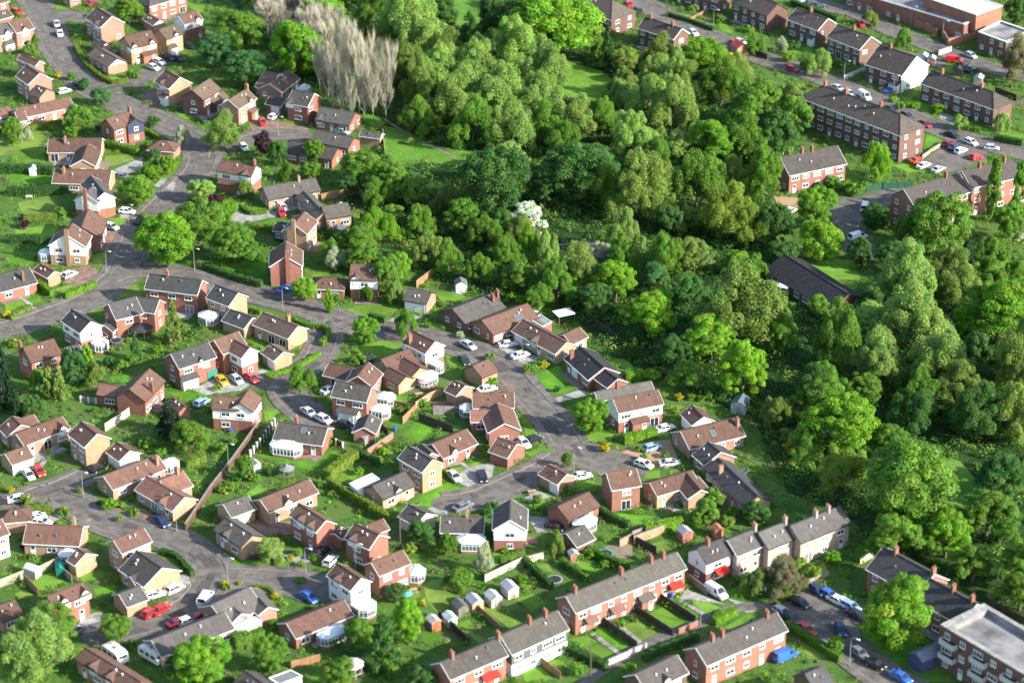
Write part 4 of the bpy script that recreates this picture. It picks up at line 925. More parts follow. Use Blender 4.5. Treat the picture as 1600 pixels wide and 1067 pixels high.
def crown_lobes(n, k, spread, rl, rz, low, top):
    """an irregular crown: several leaning lobes of different height, each hung with clumps"""
    out = []; per = max(4, n//k)
    for i in range(k):
        a = 6.283*(i/k*1.618*2 + rng.random()*.3); q = spread*math.sqrt((i+.4)/k)*rng.uniform(.8,1.15)
        R = rng.uniform(*rl)*(1-.25*q); Z = R*rng.uniform(*rz); zt = top - 1.05*q**1.5*(top-low) + rng.uniform(-.22,.15)
        c = np.array([q*math.cos(a), q*math.sin(a), max(low+Z*.5, zt-Z)])
        d = unit(per); d[:,2] = np.where((d[:,2] < -.2) & (rng.random(per) < .6), -d[:,2], d[:,2])
        out.append(c + d*(rng.uniform(.55,1.0,(per,1)))*np.array([R,R,Z]))
    return np.concatenate(out)
def trunk(mb, h, r, limbs, n=7, pale=False, spread=.7, rise=.8):
    sw = rng.normal(0,.05,2)
    mb.tube([(0,0,-.1),(sw[0]*.5,sw[1]*.5,h*.45),(sw[0],sw[1],h),(sw[0]*1.4,sw[1]*1.4,h*1.7)], [r*1.25,r,r*.75,r*.3], n)
    for i in range(limbs):
        a = 2*math.pi*(i+rng.random()*.6)/limbs; l = spread*rng.uniform(.7,1.1); z0 = h*rng.uniform(.75,1.35)
        mb.tube([(sw[0],sw[1],z0),(math.cos(a)*l*.5,math.sin(a)*l*.5,z0+rise*.35),(math.cos(a)*l,math.sin(a)*l,z0+rise*.8)], [r*.5,r*.33,r*.12], 5)
PROTO = {}
def protos():
    for k in range(4):       # broad crowns with coarse clumps
        P = crown_lobes(98, 7+k, .62, (.38,.56), (.8,1.15), .15, 2.0); n = len(P); rad = rng.uniform(.13,.26,n)
        me = leafmesh('broadleaf_crown', *clumps(P, rad, 250, .054)); tb = MB(); trunk(tb, .45, .055, 6)
        PROTO.setdefault('S', []).append((me, tb.mesh('trunk', ['bark']), 1.08))
    for k in range(4):       # dense rounded crowns of the garden trees
        P = crown_pts(110, lob=.3, low=.9, inner=.45); rad = rng.uniform(.14,.25,110); P[:,2] += 1.08
        me = leafmesh('round_crown', *clumps(P, rad, 250, .047)); tb = MB(); trunk(tb, .45, .05, 6)
        PROTO.setdefault('R', []).append((me, tb.mesh('trunk', ['bark']), 1.08))
    for k in range(3):       # the same for the biggest trees, with more and finer clumps
        P = crown_lobes(210, 11+k, .66, (.32,.5), (.8,1.2), .12, 2.0); n = len(P); rad = rng.uniform(.09,.18,n)
        me = leafmesh('broadleaf_crown', *clumps(P, rad, 210, .037)); tb = MB(); trunk(tb, .45, .05, 7)
        PROTO.setdefault('L', []).append((me, tb.mesh('trunk', ['bark']), 1.06))
    for k in range(4):       # feathery crowns of willow and birch: many fine plumes
        P = crown_lobes(170, 9+k, .68, (.26,.42), (1.3,2.0), .05, 2.08); n = len(P); rad = rng.uniform(.08,.19,n)
        C, Nn, S, T = clumps(P, rad, 280, .029, jitter=.65, flatz=1.7, droop=.2); T = T*.55+.45; C[:,2] = np.maximum(C[:,2], .06)
        me = leafmesh('willow_crown', C, Nn, S*1.15, T, up=np.array([0,0,1.])); tb = MB(); trunk(tb, .45, .04, 7, rise=1.0)
        PROTO.setdefault('W', []).append((me, tb.mesh('trunk', ['bark']), 1.06))
    for k in range(2):       # upright poplar and cypress columns
        n = 60; z = rng.random(n); rr = (.98-.75*np.abs(z-.35)**1.3*1.3)*rng.uniform(.3,.8,n); a = rng.random(n)*6.28
        P = np.stack([rr*np.cos(a), rr*np.sin(a), .12+z*1.95], 1); rad = rng.uniform(.3,.42,n)*np.clip(1.1-z*.5,.4,1)
        C, Nn, S, T = clumps(P, rad, 80, .13, jitter=.5, flatz=.75)
        me = leafmesh('column_crown', C*np.array([1,1,1]), Nn, S, T, up=np.array([0,0,1.])); tb = MB(); tb.tube([(0,0,-.05),(0,0,.6),(0,0,1.7)],[.1,.08,.03],6)
        PROTO.setdefault('C', []).append((me, tb.mesh('trunk', ['bark']), 1.08))
    for k in range(2):       # spreading conifers in tiers
        Cs = []; rad = []
        for t in range(9):
            z = .25+t*.23; R = (1-t/9.5)*.85
            for j in range(max(3,int(11*(1-t/10)))):
                a = rng.random()*6.28; q = R*rng.uniform(.35,1); Cs.append((q*math.cos(a), q*math.sin(a), z-q*.18)); rad.append(rng.uniform(.14,.24))
        C, Nn, S, T = clumps(np.array(Cs), rad, 100, .085, jitter=.7, flatz=.6, droop=.5)
        me = leafmesh('conifer_crown', C, Nn, S, T); tb = MB(); tb.tube([(0,0,-.05),(0,0,.9),(0,0,2.2)],[.07,.05,.015],6)
        PROTO.setdefault('F', []).append((me, tb.mesh('trunk', ['bark']), 1.1))
    for k in range(2):       # bare poplars: upright limbs that break into fine grey twigs
        tb = MB(); tb.tube([(0,0,-.05),(.02,0,.8),(0,.03,1.9)],[.045,.035,.012],6); tw = MB()
        for i in range(34):
            a = rng.random()*6.28; z0 = .2+rng.random()*1.2; l = .45+.5*rng.random(); b = np.array([math.cos(a),math.sin(a)])
            e1 = np.array([b[0]*l*.45,b[1]*l*.45,z0+.22]); e2 = np.array([b[0]*l*.85,b[1]*l*.85,min(2.15,z0+.62)])
            tw.tube([(0,0,z0),e1,e2],[.02,.013,.005],4,cap=False)
            for j in range(40):
                t = rng.random(); s = e1*(1-t)+e2*t; d = rng.normal(size=3)*np.array([.5,.5,.3])+np.array([b[0]*.35,b[1]*.35,1.0]); d /= np.linalg.norm(d); L = rng.uniform(.15,.36)
                m_ = s+d*L*.5+rng.normal(size=3)*.015; tw.tube([s,m_,s+d*L+np.array([0,0,.04])],[.007,.006,.004],3,cap=False)
        PROTO.setdefault('P', []).append((tw.mesh('twigs', ['twig']), tb.mesh('trunk', ['birchbark']), 1.15))
    for k in range(3):       # rounded garden shrubs down to the ground
        P = crown_pts(22, inner=.2); P[:,2] = P[:,2]*.8+.55; rad = rng.uniform(.24,.40,22)
        C, Nn, S, T = clumps(P, rad, 85, .14); C[:,2] = np.maximum(C[:,2], .03)
        me = leafmesh('shrub', C, Nn, S, T); PROTO.setdefault('B', []).append((me, None, .6))
protos()
LC = dict(bright=(.155,.32,.022), mid=(.125,.25,.028), dark=(.064,.155,.03), pale=(.23,.35,.08), olive=(.19,.275,.056), yellow=(.19,.275,.035), blue=(.065,.18,.05),
          purple=(.06,.022,.032), blossom=(.72,.74,.68), gold=(.42,.36,.015), conif=(.022,.055,.025), bare=(.37,.345,.255), lime=(.17,.34,.02), tan=(.2,.19,.10), cream=(.40,.43,.29))
TREES = []
CN = dict(bright='bright green', mid='mid green', dark='dark green', pale='pale green', olive='olive green', yellow='yellow green', blue='blue green', purple='purple leaved', blossom='white blossoming', gold='golden', conif='dark', bare='bare grey', lime='lime green', tan='brownish', cream='creamy pale')
KN = dict(S='round tree', W='feathery tree', C='columnar tree', F='conifer', P='leafless tree')
KO = dict(S='broadleaf_tree', W='willow_tree', C='columnar_tree', F='conifer_tree', P='bare_tree')
def tree(cx, cy, w, h, k, col, label=None, group=None):
    q = (cx, cy); zc = 3.0; off = PROTO[k][0][2]; wd = inpoly(*at(q)[:2], WOOD)
    if wd and k in 'SW': w *= 1.12; h *= 1.08
    for _ in range(4):
        g = at(q, zc); s = FPX/(g.y*CP+(CAMH-zc)*SP); r = w/2/s
        d = math.atan2(CAMH-zc, g.y); hh = h/2/s
        if k in 'SW': a = max(math.sqrt(max(hh*hh-(r*math.sin(d))**2, (.8*r)**2))/math.cos(d), .85*r); a = min(a, .95*r if col == 'blossom' else 1.7*r)
        else: a = max(hh/math.cos(d), .6*r)
        zc = a*off
    if k == 'S' and col != 'blossom' and (bool(label) or (not wd and random.random() < .75)): PK = 'R'
    elif k == 'S' and r > 4.3: PK = 'L'
    elif k == 'S' and col == 'blossom': PK = 'W'
    else: PK = k
    j = random.randrange(len(PROTO[PK])); cm, tm, _o = PROTO[PK][j]
    root = empty(KO[k], (g.x, g.y, 0), random.random()*6.28); root.scale = (r*1.13, r*1.13, a*1.03)
    c = jit(LC[col], .13)
    link({'P':'twigs'}.get(k,'crown'), cm, root, col=c)
    if tm: link('trunk', tm, root)
    TREES.append((g.x, g.y, r)); 
    wood = inpoly(g.x, g.y, WOOD)
    sz = '' 
    reg(root, label or f'{CN[col]} {KN[k]}', 'tree', group, p=Vector((g.x,g.y,zc)), fixed=bool(label))
    if label: REFS.append((Vector((g.x,g.y,0)), label, r, 'tree'))
    return root
def shrub(cx, cy, w, col, k='B', flat=1.0):
    q = (cx, cy); s = scale_at(q); r = w/2/s; g = at(q, r*.7)
    cm = PROTO['B'][random.randrange(3)][0]
    o = link('shrub', cm, None, (g.x, g.y, 0), jit(LC[col], .12)); o.scale = (r, r, r*flat); o.rotation_euler.z = random.random()*6.28
    reg(o, f'{CN[col]} shrub', 'shrub', p=Vector((g.x,g.y,r*.6))); TREES.append((g.x,g.y,r))
for t in """200 15 52 42 S mid;335 78 55 55 S blue;382 106 66 56 S blue;376 42 76 62 S mid;350 205 62 62 W pale;285 212 30 34 W cream;215 298 54 46 S mid;310 346 78 72 S mid;365 378 80 62 S mid
158 150 32 30 S blue;120 185 42 45 S mid;18 205 32 46 S mid;36 206 28 32 W cream;262 257 26 32 S bright;242 242 20 20 S blue;238 269 25 20 S bright;55 62 17 17 W mid;45 75 22 24 W pale;130 132 20 20 S blue
410 225 32 40 S purple;434 238 28 42 S dark;491 236 30 42 S mid;487 268 36 34 S mid;448 268 28 30 W mid;315 299 42 36 S pale;335 318 32 34 S purple;356 328 30 30 S bright;382 294 34 30 W olive
565 262 66 56 S mid;612 280 56 60 S mid;645 302 50 50 S mid;590 300 50 50 W mid;545 285 40 36 S dark;612 340 40 40 S mid;475 452 40 38 S bright;515 392 40 44 W mid;556 378 62 56 S mid;525 402 40 40 W cream;590 352 62 60 W bright;570 400 60 50 S mid
604 430 42 62 S mid;622 415 40 50 S bright;575 458 28 28 W mid;617 455 26 40 W pale;514 470 14 34 C lime;570 516 38 44 S bright;632 506 44 44 W mid;751 418 46 52 W mid;672 388 60 60 W olive;700 400 50 40 W mid;655 345 50 44 W mid
430 22 50 56 P bare;478 46 46 70 P bare;532 92 36 96 P bare;560 118 36 100 P bare;588 122 34 92 P bare;512 70 36 70 P bare;452 10 50 50 P bare;548 70 34 70 P bare;505 40 44 60 P bare;470 15 50 50 P bare;520 128 32 90 P bare;545 112 34 100 P bare;575 104 36 100 P bare;602 138 30 80 P bare;568 138 30 84 P bare;498 100 30 76 P bare;410 12 44 44 P bare;530 60 40 64 P bare;512 110 30 80 P bare;536 140 30 80 P bare;556 92 34 80 P bare;582 145 30 74 P bare;490 70 40 66 P bare;548 148 28 70 P bare;440 40 40 50 P bare;490 25 44 56 P bare;502 52 36 70 P bare;522 46 36 70 P bare;440 4 44 44 P bare;476 4 44 44 P bare;418 30 40 50 P bare;610 110 28 80 P bare;598 100 30 84 P bare;460 60 36 50 P bare
500 12 76 44 S bright;535 40 50 44 S mid;598 70 40 42 S bright;566 56 46 40 S mid;640 32 108 104 W pale;590 18 70 60 W mid;770 25 60 70 S dark;690 30 50 80 S dark;735 55 40 60 W dark;820 40 70 80 S dark;950 72 28 52 F dark;932 64 24 50 F mid
655 66 80 60 W pale;700 80 70 60 W olive;745 110 90 80 W pale;800 80 90 90 W pale;850 110 80 90 W pale;690 115 80 80 W pale;720 150 90 80 W pale;780 145 100 90 W pale;840 150 80 80 W pale;660 130 60 70 W olive;740 190 80 60 W mid;800 195 80 60 W pale;850 190 60 60 W mid;905 185 60 66 W pale;880 215 60 50 W mid;640 100 60 50 W olive
920 252 74 70 S dark;990 215 80 74 W pale;1012 150 80 70 W pale;1050 165 80 80 W pale;1110 218 70 76 S bright;1088 276 78 96 W mid;1000 290 96 100 W olive;1060 125 70 60 W pale;1130 125 80 60 W mid;1180 160 90 90 S mid;1100 88 72 62 S bright;1150 110 60 50 W olive;1140 330 90 76 W yellow;1020 240 60 60 W mid;1215 205 60 70 S dark;1178 352 62 66 W yellow;1212 350 58 72 S dark;1240 180 50 60 S mid;1160 215 70 70 W mid;1195 270 60 80 W mid;1140 270 50 60 W olive;950 290 60 70 W mid;940 180 60 60 W mid;1030 110 60 50 W pale
1274 322 56 64 S bright;826 380 34 66 W bright;856 386 34 70 W pale;976 362 54 66 W pale;1046 340 40 52 S dark;1040 400 60 72 W mid;1022 432 40 44 S blue;1076 452 62 52 S dark;962 438 74 66 S lime;1018 486 82 72 S lime;900 418 84 64 W olive;872 440 60 60 W mid;812 430 56 52 S mid;1160 476 140 96 W olive;1150 408 44 44 S bright;1112 528 84 54 S bright;1160 572 72 92 S lime;1055 548 60 50 S dark;1070 585 50 40 S mid;1180 420 44 36 W mid;990 545 24 30 F dark;930 465 60 50 S dark;1100 490 50 44 W mid;1220 520 60 60 W mid;840 465 50 40 W mid;790 395 50 40 W mid;760 360 60 40 W mid;850 290 50 60 S dark
1372 250 60 62 W lime;1468 348 96 106 S mid;1420 358 54 60 W mid;1553 300 24 88 C mid;1575 345 46 60 S mid;1592 300 22 80 C mid;1510 406 24 52 C conif;1425 432 116 84 W pale;1395 398 50 50 S dark;1562 482 112 92 S bright;1430 500 116 104 W pale;1312 520 66 92 W mid;1372 560 80 90 W pale;1472 560 104 90 W pale;1594 560 90 130 W olive;1318 662 112 108 S lime;1392 692 64 60 S mid;1322 730 80 52 W yellow;1530 642 90 84 W dark;1500 605 80 80 W olive;1545 800 90 76 S mid;1480 832 80 60 S bright;1565 740 80 80 S dark;1590 90 64 72 W tan;1592 640 80 90 W olive;1430 640 80 70 W dark;1260 690 60 60 W mid;1270 600 60 70 W dark;1350 610 60 60 S mid;1215 640 50 50 W olive;1280 480 40 40 S mid;1440 610 70 60 W mid;1360 470 50 50 S dark;1530 555 50 70 S dark;1590 880 60 80 S mid;1520 880 60 50 S mid;1585 420 40 30 W mid;1545 385 44 40 W mid;1370 340 46 44 S dark;1345 395 36 50 S dark
5 596 26 92 C conif;26 640 26 50 F conif;76 600 20 44 C olive;92 600 20 46 C olive;112 572 36 62 S blue;136 556 20 30 C lime;211 540 22 40 F blue;270 502 36 62 F olive;146 582 38 40 W olive;52 640 40 50 S dark;60 590 28 44 S mid;300 680 60 52 S mid;262 652 56 50 F conif;425 860 44 40 S pale;420 1020 50 62 S mid;636 970 48 70 S bright;598 1002 62 72 F dark;180 982 48 50 S mid;50 1015 140 130 W pale;78 980 80 60 S mid;560 990 50 40 S mid;886 718 18 26 S mid;1100 798 44 44 S mid;1222 898 70 54 W tan;1180 905 50 40 W olive;757 872 34 50 W cream;470 590 50 36 W mid;655 180 60 50 W mid;725 320 40 40 W mid;870 850 26 40 W olive;1115 778 36 30 S mid;1180 800 40 36 S dark;700 850 40 40 W mid;660 830 40 36 S dark;720 905 36 36 S mid;382 730 26 44 S mid;530 1045 50 40 S mid;655 1062 50 30 S dark;620 925 34 30 S dark;1306 1006 24 28 S bright;1225 395 46 44 S dark;240 258 16 22 S mid;1180 70 36 30 W mid;1220 70 26 24 W cream;1280 95 50 36 W pale;1360 28 30 24 W olive;1413 60 30 30 W mid;1590 15 40 50 S dark;1500 190 28 26 W pale;1565 190 32 30 W pale""".replace('\n',';').split(';'):
    f = t.split(); tree(*map(float, f[:4]), f[4], f[5])
for a in [(467,72,72,84,'S','bright','tall bright green tree before the bare poplars'),(260,375,86,86,'S','bright','big bright tree at the left road corner'),
 (868,38,120,108,'S','bright','giant bright chestnut by the top meadow'),(770,286,86,110,'S','dark','large dark tree left of the white blossom'),(902,268,96,90,'S','dark','broad dark tree in the middle wood'),
 (826,338,54,34,'S','blossom','white blossom tree in the middle wood'),(932,396,38,34,'S','cream','small pale blossom tree above the lime trees'),(1284,372,66,70,'S','lime','bright round tree beside the black hall'),
 (1418,760,130,136,'S','mid','huge mid green tree behind the grey terrace'),(1398,952,108,120,'S','bright','round tree before the long dark terrace'),(312,1032,82,72,'S','bright','bright round tree at the bottom left'),(921,650,50,58,'S','bright','bright lollipop tree on the corner lawn')]:
    tree(*a)
for t in """945 698 22 gold;168 55 18 gold;90 118 14 gold;113 120 18 mid;203 118 14 dark;214 118 14 mid;110 208 30 mid;240 190 26 dark;8 205 20 purple;225 335 14 mid;155 200 16 dark;232 225 16 mid;
35 340 16 purple;40 350 20 purple;96 330 26 mid;330 355 24 purple;345 340 20 bright;488 195 10 tan;75 705 12 gold;60 790 16 mid;100 795 14 yellow;100 800 20 mid;170 788 26 bright;190 788 14 yellow;155 785 12 dark;210 800 18 mid;125 765 14 yellow;185 810 14 yellow;
24 535 20 yellow;10 490 16 gold;15 765 16 gold;40 780 24 yellow;128 558 12 gold;75 690 22 gold;55 840 14 gold;40 850 26 purple;465 862 18 lime;455 870 12 gold;470 880 14 yellow;490 870 16 mid;545 885 20 lime;500 758 12 yellow;518 770 14 yellow;
350 910 14 gold;355 915 16 yellow;375 910 10 gold;430 930 14 gold;428 975 22 mid;520 1000 22 mid;470 995 16 tan;640 855 24 yellow;665 855 16 yellow;715 890 16 gold;762 895 18 yellow;700 905 20 mid;660 940 12 gold;640 880 14 tan;815 905 22 mid;
850 570 18 gold;870 608 14 dark;825 575 20 mid;835 575 16 pale;732 583 24 mid;768 595 20 bright;765 557 18 mid;718 523 16 cream;735 580 14 dark;790 470 12 mid;800 462 20 bright;815 470 22 lime;640 545 18 mid;560 560 26 mid;610 470 14 mid;665 500 12 mid;668 508 14 mid;690 475 12 mid;525 465 16 mid;
992 585 12 yellow;1005 715 18 mid;1000 700 16 bright;1040 710 16 mid;1060 620 16 gold;1080 620 16 lime;1095 622 16 mid;1105 618 18 mid;1120 620 16 dark;1055 640 16 yellow;1235 700 26 gold;1240 722 18 gold;1230 680 30 olive;1020 585 26 lime;1000 583 20 lime;1165 600 30 mid;
1250 875 22 yellow;1240 885 26 olive;1150 905 16 mid;1105 890 16 bright;1125 775 10 bright;1090 810 40 mid;1110 805 30 mid;1135 815 26 yellow;1140 800 24 mid;1160 800 20 mid;1300 870 30 bright;1270 895 30 yellow;970 975 14 mid;880 1010 26 mid;900 1045 26 mid;890 955 24 mid;905 945 14 dark;985 1045 24 bright;1010 955 10 mid;
1310 100 20 dark;1230 90 22 yellow;1262 100 24 mid;1240 70 22 dark;1290 95 24 mid;1395 155 14 bright;1408 165 16 mid;1430 165 14 bright;1466 170 22 bright;1498 185 18 bright;1395 178 12 mid;1050 45 14 dark;1085 12 16 pale;1125 30 20 mid;1140 90 24 gold;1150 100 20 gold;1170 45 18 mid;1300 285 26 mid;1320 290 26 mid;1335 295 30 mid;1280 290 20 dark;1350 290 22 mid;1545 430 16 gold;1475 410 28 dark;1520 430 14 lime;1545 400 24 mid;1560 390 26 mid;1590 370 24 cream;1570 400 20 mid;1478 420 14 mid;
1012 80 16 gold;985 80 18 lime;940 100 20 mid;965 75 24 dark;920 90 20 mid;640 220 16 olive;1530 985 30 bright;1600 1010 22 mid;240 1010 20 mid;205 1005 18 dark;270 1030 26 dark;285 690 26 mid;230 690 28 mid;250 705 20 mid;345 700 24 mid;365 690 18 mid;330 640 16 mid;385 720 20 mid;360 760 18 yellow;345 765 16 yellow;370 745 18 mid;330 800 14 mid;395 745 20 mid;470 905 16 mid;420 735 20 dark;450 730 20 dark;560 735 18 bright;600 705 16 lime;590 690 18 mid;585 670 12 mid;640 640 18 mid;660 630 20 mid;625 640 16 yellow;615 630 16 olive;530 640 18 yellow;515 690 14 bright;395 505 12 mid;315 510 14 dark;300 520 20 dark;280 550 24 mid;245 545 20 mid;205 560 22 mid;190 570 24 mid;170 565 22 dark;440 545 14 yellow;465 525 14 olive;275 625 18 yellow;340 605 14 bright;150 640 14 mid;205 835 10 mid;225 860 18 mid;50 870 14 yellow;70 850 16 tan;840 780 20 mid;805 810 18 mid;770 790 24 dark;760 800 18 dark;790 860 14 lime;905 870 20 mid;920 865 24 mid;945 880 18 mid;1110 755 10 dark;1040 775 18 mid;1060 790 14 dark;990 905 16 olive""".replace('\n','').split(';'):
    f = t.split(); shrub(float(f[0]), float(f[1]), float(f[2]), f[3])
# more of the wood between the trees measured one by one
def fillwood(nmax):
    xs = [p[0] for p in WOOD]; ys = [p[1] for p in WOOD]; n = 0; tries = 0
    while n < nmax and tries < 6000:
        tries += 1; x, y = random.uniform(min(xs), max(xs)), random.uniform(min(ys), max(ys))
        if not inpoly(x, y, WOOD) or onpoly((x,y), ('rough_grass',)) or infoot((x,y), 3) or onroad((x,y), 2) or onpoly((x,y), ('lawn','parking_area')): continue
        q = proj((x,y,2)); 
        if not (-20 < q[0] < 1620 and -20 < q[1] < 1090): continue
        r = random.uniform(3.2, 5.8)
        if 1195 < q[0] < 1345 and 395 < q[1] < 560: continue
        if any(onpoly((x+ex*r, y+ey*r), ('rough_grass','woodland_path')) for ex, ey in ((1,0),(-1,0),(0,-1),(0,1),(0,2.5),(0,4.5))): continue
        if any((x-a)**2+(y-b)**2 < (.62*(r+c))**2 for a, b, c in TREES): continue
        s = scale_at(q); k = random.choice('SSWWW'); col = random.choice(['mid','mid','olive','pale','dark'] if q[0] < 900 or q[1] > 600 else ['mid','pale','olive','olive','pale'])
        qq = proj((x,y,r*1.0)); tree(qq[0], qq[1], 2*r*s, 2*r*s*.95, k, col); n += 1
fillwood(max(0, 326-sum(1 for t in THINGS if t['cat']=='tree')))
# undergrowth of the wood and the low planting of the gardens: cover nobody could count
def cover(name, n, test, box, rmin, rmax, cols, per, size):
    Cs, Ns, Ss, Ts = [], [], [], []; k = t = 0
    while k < n and t < n*12:
        t += 1; x, y = random.uniform(box[0], box[1]), random.uniform(box[2], box[3])
        if not test(x, y): continue
        k += 1; r = random.uniform(rmin, rmax)
        P, Nn, S, T = clumps(np.array([[x,y,r*.25]]), [r], per, size, flatz=.75); P[:,2] = np.maximum(P[:,2], .05)
        Cs.append(P); Ns.append(Nn); Ss.append(S); Ts.append(T*np.array(random.choice(cols))*random.uniform(.8,1.25))
    me = leafmesh(name, np.concatenate(Cs), np.concatenate(Ns), np.concatenate(Ss), np.concatenate(Ts))
    o = link(name, me, col=(1,1,1)); o['kind'] = 'stuff'; o['category'] = 'planting'; return o
wx = [p[0] for p in WOOD]; wy = [p[1] for p in WOOD]
u = cover('undergrowth', 5200, lambda x, y: inpoly(x,y,WOOD) and not infoot((x,y),1) and not onroad((x,y),1) and not onpoly((x,y),('rough_grass','woodland_path','lawn','parking_area')) and -30 < proj((x,y,1))[0] < 1630 and proj((x,y,1))[1] < 1100,
      (min(wx),max(wx),min(wy),max(wy)), .7, 2.5, [LC['dark'],LC['dark'],LC['mid'],LC['olive'],(.05,.11,.03)], 44, .38)
u['label'] = 'tangled green undergrowth covering the floor of the wood'
u = cover('garden_planting', 9000, lambda x, y: not inpoly(x,y,WOOD) and not infoot((x,y),.3) and not onroad((x,y),1.9) and not onpoly((x,y),('lawn','parking_area','driveway','paved_drive','gravel_bed','footway','rough_grass')) and -20 < proj((x,y,0))[0] < 1620 and -20 < proj((x,y,0))[1] < 1087,
      (-160,160,345,745), .3, 1.3, [LC['dark'],LC['mid'],LC['mid'],LC['olive'],LC['bright'],LC['yellow'],(.2,.16,.1)], 34, .26)
u['label'] = 'low mixed garden planting in beds between lawns and fences'
def hedge(c, pts, w, h, col, phrase=None):
    P = [at(px(c,*q), h*.6) for q in pts]
    for p in P: p.z = 0
    P = smooth(P, 3); Cs, Ns, Ss, Ts = [], [], [], []; core = MB()
    base = np.array(LC[col]); L = 0
    for i in range(len(P)-1):
        a, b = P[i], P[i+1]; d = b-a; l = d.length; L += l
        if l < .05: continue
        d.normalize(); s = Vector((-d.y,d.x,0))
        n = int(l*(w+2*h)*40)
        for side, cnt in ((0, int(n*w/(w+2*h))), (1, int(n*h/(w+2*h))), (-1, int(n*h/(w+2*h)))):
            t = rng.random(cnt)*l; u = rng.random(cnt)
            wob = .1*np.sin(t*2.1+i)+.06*rng.normal(size=cnt)
            if side == 0: off = (u-.5)*w; z = h+wob; nn = np.array([[0,0,1.]])
            else: off = side*(w/2+wob); z = u*h; nn = np.array([[s.x*side,s.y*side,.3]])
            off = np.broadcast_to(off,(cnt,)); z = np.broadcast_to(z,(cnt,))
            C = np.stack([a.x+d.x*t+s.x*off, a.y+d.y*t+s.y*off, np.maximum(z,.04)],1)
            nr = nn+rng.normal(size=(cnt,3))*.5; nr /= np.linalg.norm(nr,axis=1,keepdims=True)
            Cs.append(C); Ns.append(nr); Ss.append(rng.uniform(.15,.3,cnt)); Ts.append(np.clip(rng.normal(1,.2,(cnt,1)),.5,1.5)*np.ones((1,3)))
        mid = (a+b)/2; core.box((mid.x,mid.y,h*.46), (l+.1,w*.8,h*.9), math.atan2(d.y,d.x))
    mid = P[len(P)//2]; root = empty('hedge', mid); cc = jit(LC[col], .1)
    me = leafmesh('hedge_leaves', np.concatenate(Cs)-np.array(mid), np.concatenate(Ns), np.concatenate(Ss), np.concatenate(Ts)); link('leaves', me, root, col=cc)
    for v in range(len(core.v)): q = core.v[v]; core.v[v] = (q[0]-mid.x, q[1]-mid.y, q[2])
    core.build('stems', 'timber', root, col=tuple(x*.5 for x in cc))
    sz = 'long ' if L > 22 else ('short ' if L < 7 else '')
    reg(root, f'{sz}{CN[col]} hedge', 'hedge', 'clipped garden hedges', p=mid+Vector((0,0,h*.5)))
for a in [('A',[(465,280),(520,380),(600,455),(690,505),(790,490)],1.1,1.3,'yellow'),('A',[(460,225),(560,238)],.9,1.3,'yellow'),('A',[(180,790),(380,750)],1,1.5,'yellow'),('A',[(885,795),(1000,858)],1,1.2,'yellow'),('A',[(650,880),(760,910),(850,935)],1.6,1.8,'mid'),
 ('G',[(0,325),(200,330),(330,340)],1.6,2.2,'dark'),('G',[(40,465),(230,465),(420,450)],1.6,2.2,'dark'),('G',[(140,635),(350,615)],1,1.6,'yellow'),('G',[(60,760),(330,760)],1.4,2.2,'dark'),('M',[(400,165),(590,88)],1,1.5,'bright'),('M',[(240,85),(320,150)],1.2,1.8,'bright'),('M',[(60,300),(190,230)],1.1,1.2,'olive'),
 ('H',[(300,560),(360,600),(460,590)],.9,1.2,'mid'),('H',[(370,685),(510,708)],1,1.5,'yellow'),('H',[(75,925),(250,990),(430,1040)],1.3,1.6,'dark'),('H',[(180,885),(450,880)],1.2,1.4,'mid'),('N',[(990,380),(1100,425),(1215,438),(1238,480),(1190,540)],1,1.3,'mid'),('N',[(850,735),(1010,695),(1185,600)],.9,1.0,'bright'),('N',[(750,325),(820,345)],.9,1.2,'bright'),
 ('O',[(380,368),(480,393)],1.2,1.6,'dark'),('Q',[(215,535),(420,488)],1.5,2.0,'lime'),('Q',[(230,148),(420,125)],1.2,1.6,'lime'),('S',[(150,695),(330,695)],1.5,1.4,'yellow'),('S',[(1150,415),(1265,368)],1.2,1.6,'yellow'),('T',[(915,480),(1085,350)],1.8,2.3,'yellow'),('T',[(920,515),(1100,625),(1265,718)],1.0,2.0,'yellow'),('U',[(390,690),(510,745)],1,2,'yellow'),
 ('Z',[(670,105),(900,55)],1.3,2.2,'lime'),('V',[(600,308),(730,358)],1,1.4,'mid'),('V',[(860,455),(950,510),(1040,550)],1.1,1.6,'dark'),('V',[(790,700),(900,755),(1040,810)],1.0,1.8,'mid'),('V',[(620,770),(780,875)],1,1.6,'mid'),('V',[(400,770),(560,925)],1,1.6,'dark'),('Z',[(1100,678),(1240,608)],1.2,1.6,'bright'),('Z',[(200,850),(430,955)],1.4,1.6,'dark'),('a',[(670,845),(1000,1055)],1.4,1.6,'mid'),('a',[(230,805),(350,760)],1.2,1.5,'bright'),
 ('Z',[(660,900),(800,840),(1000,770)],1.2,1.4,'dark'),('F',[(110,645),(230,650)],1.1,1.4,'mid'),('F',[(480,785),(600,800)],1.2,1.4,'mid'),('F',[(690,845),(860,880)],1.4,1.8,'dark'),('E',[(150,10),(300,70),(430,115)],1.4,1.8,'dark'),('B',[(365,545),(550,580)],.8,1.4,'yellow'),('X',[(470,462),(560,475),(600,520)],.7,.8,'yellow'),('D',[(560,85),(700,125),(850,180)],1,1.2,'dark'),
 ('X',[(340,800),(520,745)],2.2,2.4,'mid'),('Y',[(0,840),(120,900),(240,990)],2.4,2.8,'mid'),('L',[(590,600),(760,590)],1.6,2,'mid'),('V',[(240,770),(390,710)],.9,1.3,'mid'),('U',[(300,330),(440,400)],1.2,1.8,'dark'),('Z',[(110,690),(190,740)],1,1.4,'mid'),('X',[(1040,840),(1250,980)],2,2.4,'dark'),('W',[(1000,240),(1100,270),(1200,380)],1,1.2,'dark')]: hedge(*a)
